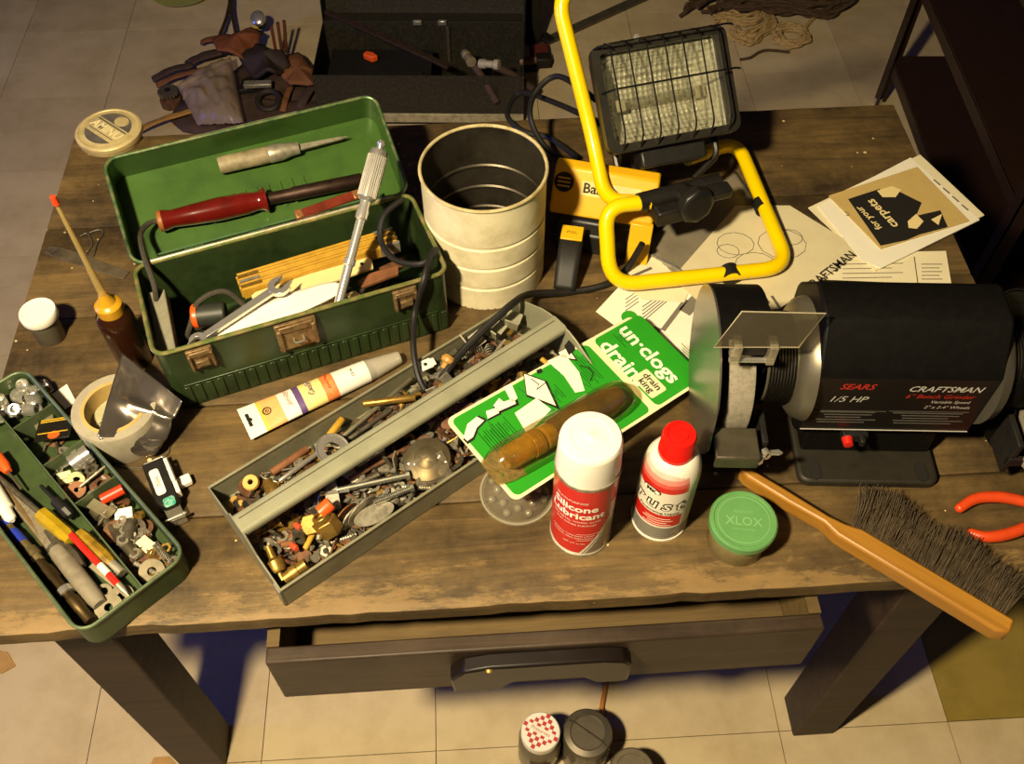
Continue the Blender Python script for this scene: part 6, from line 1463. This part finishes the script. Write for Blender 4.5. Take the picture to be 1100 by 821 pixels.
for nm, a, b, w, m, lab in (('leather_strip', (164, 86), (206, 68), .022, leather_d, 'dark leather strip pointing left from scrap pile'), ('leather_strip', (168, 92), (224, 72), .018, leather, 'lighter leather strip just below the dark strip'), ('leather_strip', (216, 46), (246, 40), .018, mat('red_leather', '#7c4526'), 'short reddish strip left of folded leather piece'),
        ('leather_strip', (200, 70), (238, 54), .03, leather_d, 'broad dark strip under the clear bag in scrap pile'), ('leather_strip', (322, 116), (342, 84), .024, leather_d, 'dark strip standing at right end of scrap pile'), ('leather_strip', (304, 120), (312, 92), .016, leather, 'narrow brown strip beside the iron ring'),
        ('wooden_stake', (150, 140), (212, 116), .016, mat('slat_wood', '#a07838', .7, 0, .2, 50), 'yellow wooden slat on floor behind round tin')):
    M1, L1 = along(a, .02, b, .035)
    put(nm, MB().sheet(lambda u, v: (L1 * u, (v - .5) * w, .006 * math.sin(4 * u) + .004 * noise.noise(Vector((u * 4, v, a[0])))), 14, 3), m, M=M1, thick=.005, label=lab, cat='stake' if nm == 'wooden_stake' else 'strip')
q0b = [U(*p, .05) for p in ((190, 92), (248, 60), (256, 100), (262, 132))] ; q1b = [U(*p, .03) for p in ((206, 104), (212, 134))]
mb = MB()
def bagf(u, v):
    p = q0b[0].lerp(q0b[1], u).lerp(q1b[1].lerp(q0b[3], u), v)
    e = (16 * u * (1 - u) * v * (1 - v)) ** .5
    p.z += .04 * e + .016 * e * noise.noise(Vector((u * 5, v * 5, 3))) + .004 * noise.noise(Vector((u * 12, v * 12, 8)))
    return p
mb.sheet(bagf, 30, 30); put('plastic_bag', mb, clear('hazy_bag', '#b8a28e', .42, .35), label='crumpled hazy plastic bag on left of scrap pile', cat='bag')
for k, (px, py, z0) in enumerate(((297, 58, .04), (303, 58, .04), (308, 56, .04))):
    p = U(px, py, .05); put('copper_rod', MB().tube([p, p + Vector((.004 * k, .01, .09 - .012 * (k == 0)))], .0045, 8), mat('copper_brown', '#7c4424', .5, .4, .3), label=('shortest of three upright copper rods in scrap pile', 'middle of three upright copper rods in scrap pile', 'rightmost of three upright copper rods in scrap pile')[k], cat='rod')
p = U(279, 26, .06); kn_ = thing('machine_knob', 'chrome and black machine knob at top of scrap pile', 'knob', TR(p.x, p.y, .075, 0, .5))
put('dial', MB().lathe([(0, 0), (.02, 0), (.02, .012), (.014, .016), (0, .016)], 24), chrome, kn_); put('collar', MB().lathe([(0, -.03), (.014, -.03), (.014, 0), (0, 0)], 20), iron, kn_)
put('yellow_tag', MB().box(-.01, -.018, -.016, .014, .004, .012), mat('tag_yellow', '#c7a32a', .5), kn_)
p = U(289, 109, .03); put('iron_ring', MB().tube([(.028 * math.cos(R(15 * k)), .028 * math.sin(R(15 * k)), 0) for k in range(24)], .008, 10, True), mat('ring_iron', '#4a423c', .45, .7, .3), M=TR(p.x, p.y, .034, 0, .3), label='thick iron ring at front of scrap pile', cat='ring')
M1, L1 = along((262, 91), .05, (292, 90), .05); put('steel_bar', MB().box(L1 / 2, 0, 0, L1, .020, .012), steel, M=M1, bevel=.002, label='bright short steel bar in middle of scrap pile', cat='bar')
put('iron_bracket', MB().prism([(0, 0), (.08, .01), (.085, .03), (.05, .035), (.04, .06), (.01, .05)], 0, .02), iron, M=flatm(U(258, 104, .02), .2), bevel=.003, label='black iron bracket under bright steel bar', cat='bracket')
p = U(185, 112, 0); gs = thing('gear_stack', 'small grey gear wheel on hub beside scrap pile', 'gear', TR(p.x, p.y, 0, 0))
put('hub', MB().lathe([(0, 0), (.028, 0), (.028, .018), (.016, .020), (.016, .04), (0, .04)], 20), rust, gs)
gp_ = [((.022 if i % 2 else .027) * math.cos(R(10 * i)), (.022 if i % 2 else .027) * math.sin(R(10 * i))) for i in range(36)]
put('gear_wheel', MB().prism(gp_, .034, .046), mat('gear_grey', '#7c7264', .45, .7, .3), gs); put('bore', MB().cyl(.008, .046, .0475, 16), iron, gs)
tg = thing('tongs', 'thin dark metal tongs pointing up behind scrap pile', 'tongs', Matrix.Translation(U(246, 8, .02)))
TI = tg.matrix_world.inverted()
for pts in (((247, 2), (243, 20), (236, 38)), ((248, 2), (250, 18), (253, 34))):
    mb = MB(); mb.tube(smooth_path([TI @ U(x, y, .03) for x, y in pts], 5), .005, 8); put('arm', mb, mat('tong_brown', '#4e3d2c', .5, .5, .3), tg)
mb = MB(); mb.tube(smooth_path([TI @ U(x, y, .03) for x, y in ((246, -12), (248, 2), (247, 12))], 5), .008, 8); put('joint', mb, mat('tong_brown', '#4e3d2c'), tg)
p = U(196, -12, .01); put('green_plate', MB().lathe([(0, 0), (.06, 0), (.095, .012), (.097, .014), (.093, .014), (.06, .004), (0, .004)], 40), mat('plate_green', '#a7a860', .4, 0, .1), M=Matrix.Translation((p.x, p.y, 0)), label='pale green plate on floor at top edge', cat='plate')
# ------------------------------------------------------------------ settle small things inside the container they lie in
def tuck(M, X, Y, wall_h, g=.0022):
    inv = M.inverted(); R3 = M.to_3x3()
    for o in sc.objects:
        if o.type != 'MESH' or o.parent or o.get('kind') == 'stuff': continue
        p = [inv @ (o.matrix_world @ v.co) for v in o.data.vertices]
        c = sum(p, Vector()) / len(p)
        if not (0 < c.x < X and 0 < c.y < Y and -.01 < c.z < .05): continue
        low = [q for q in p if q.z < wall_h + .002]
        if not low: continue
        d = Vector((max(0, g - min(q.x for q in low)) - max(0, max(q.x for q in low) - X + g), max(0, g - min(q.y for q in low)) - max(0, max(q.y for q in low) - Y + g), max(0, g - min(q.z for q in p))))
        if d.length > 1e-5: o.matrix_world = Matrix.Translation(R3 @ d) @ o.matrix_world
bpy.context.view_layer.update()
tuck(EM, EL, EW, EH); tuck(GM, GL, GW, GH); tuck(KM, KW, KD, KH)
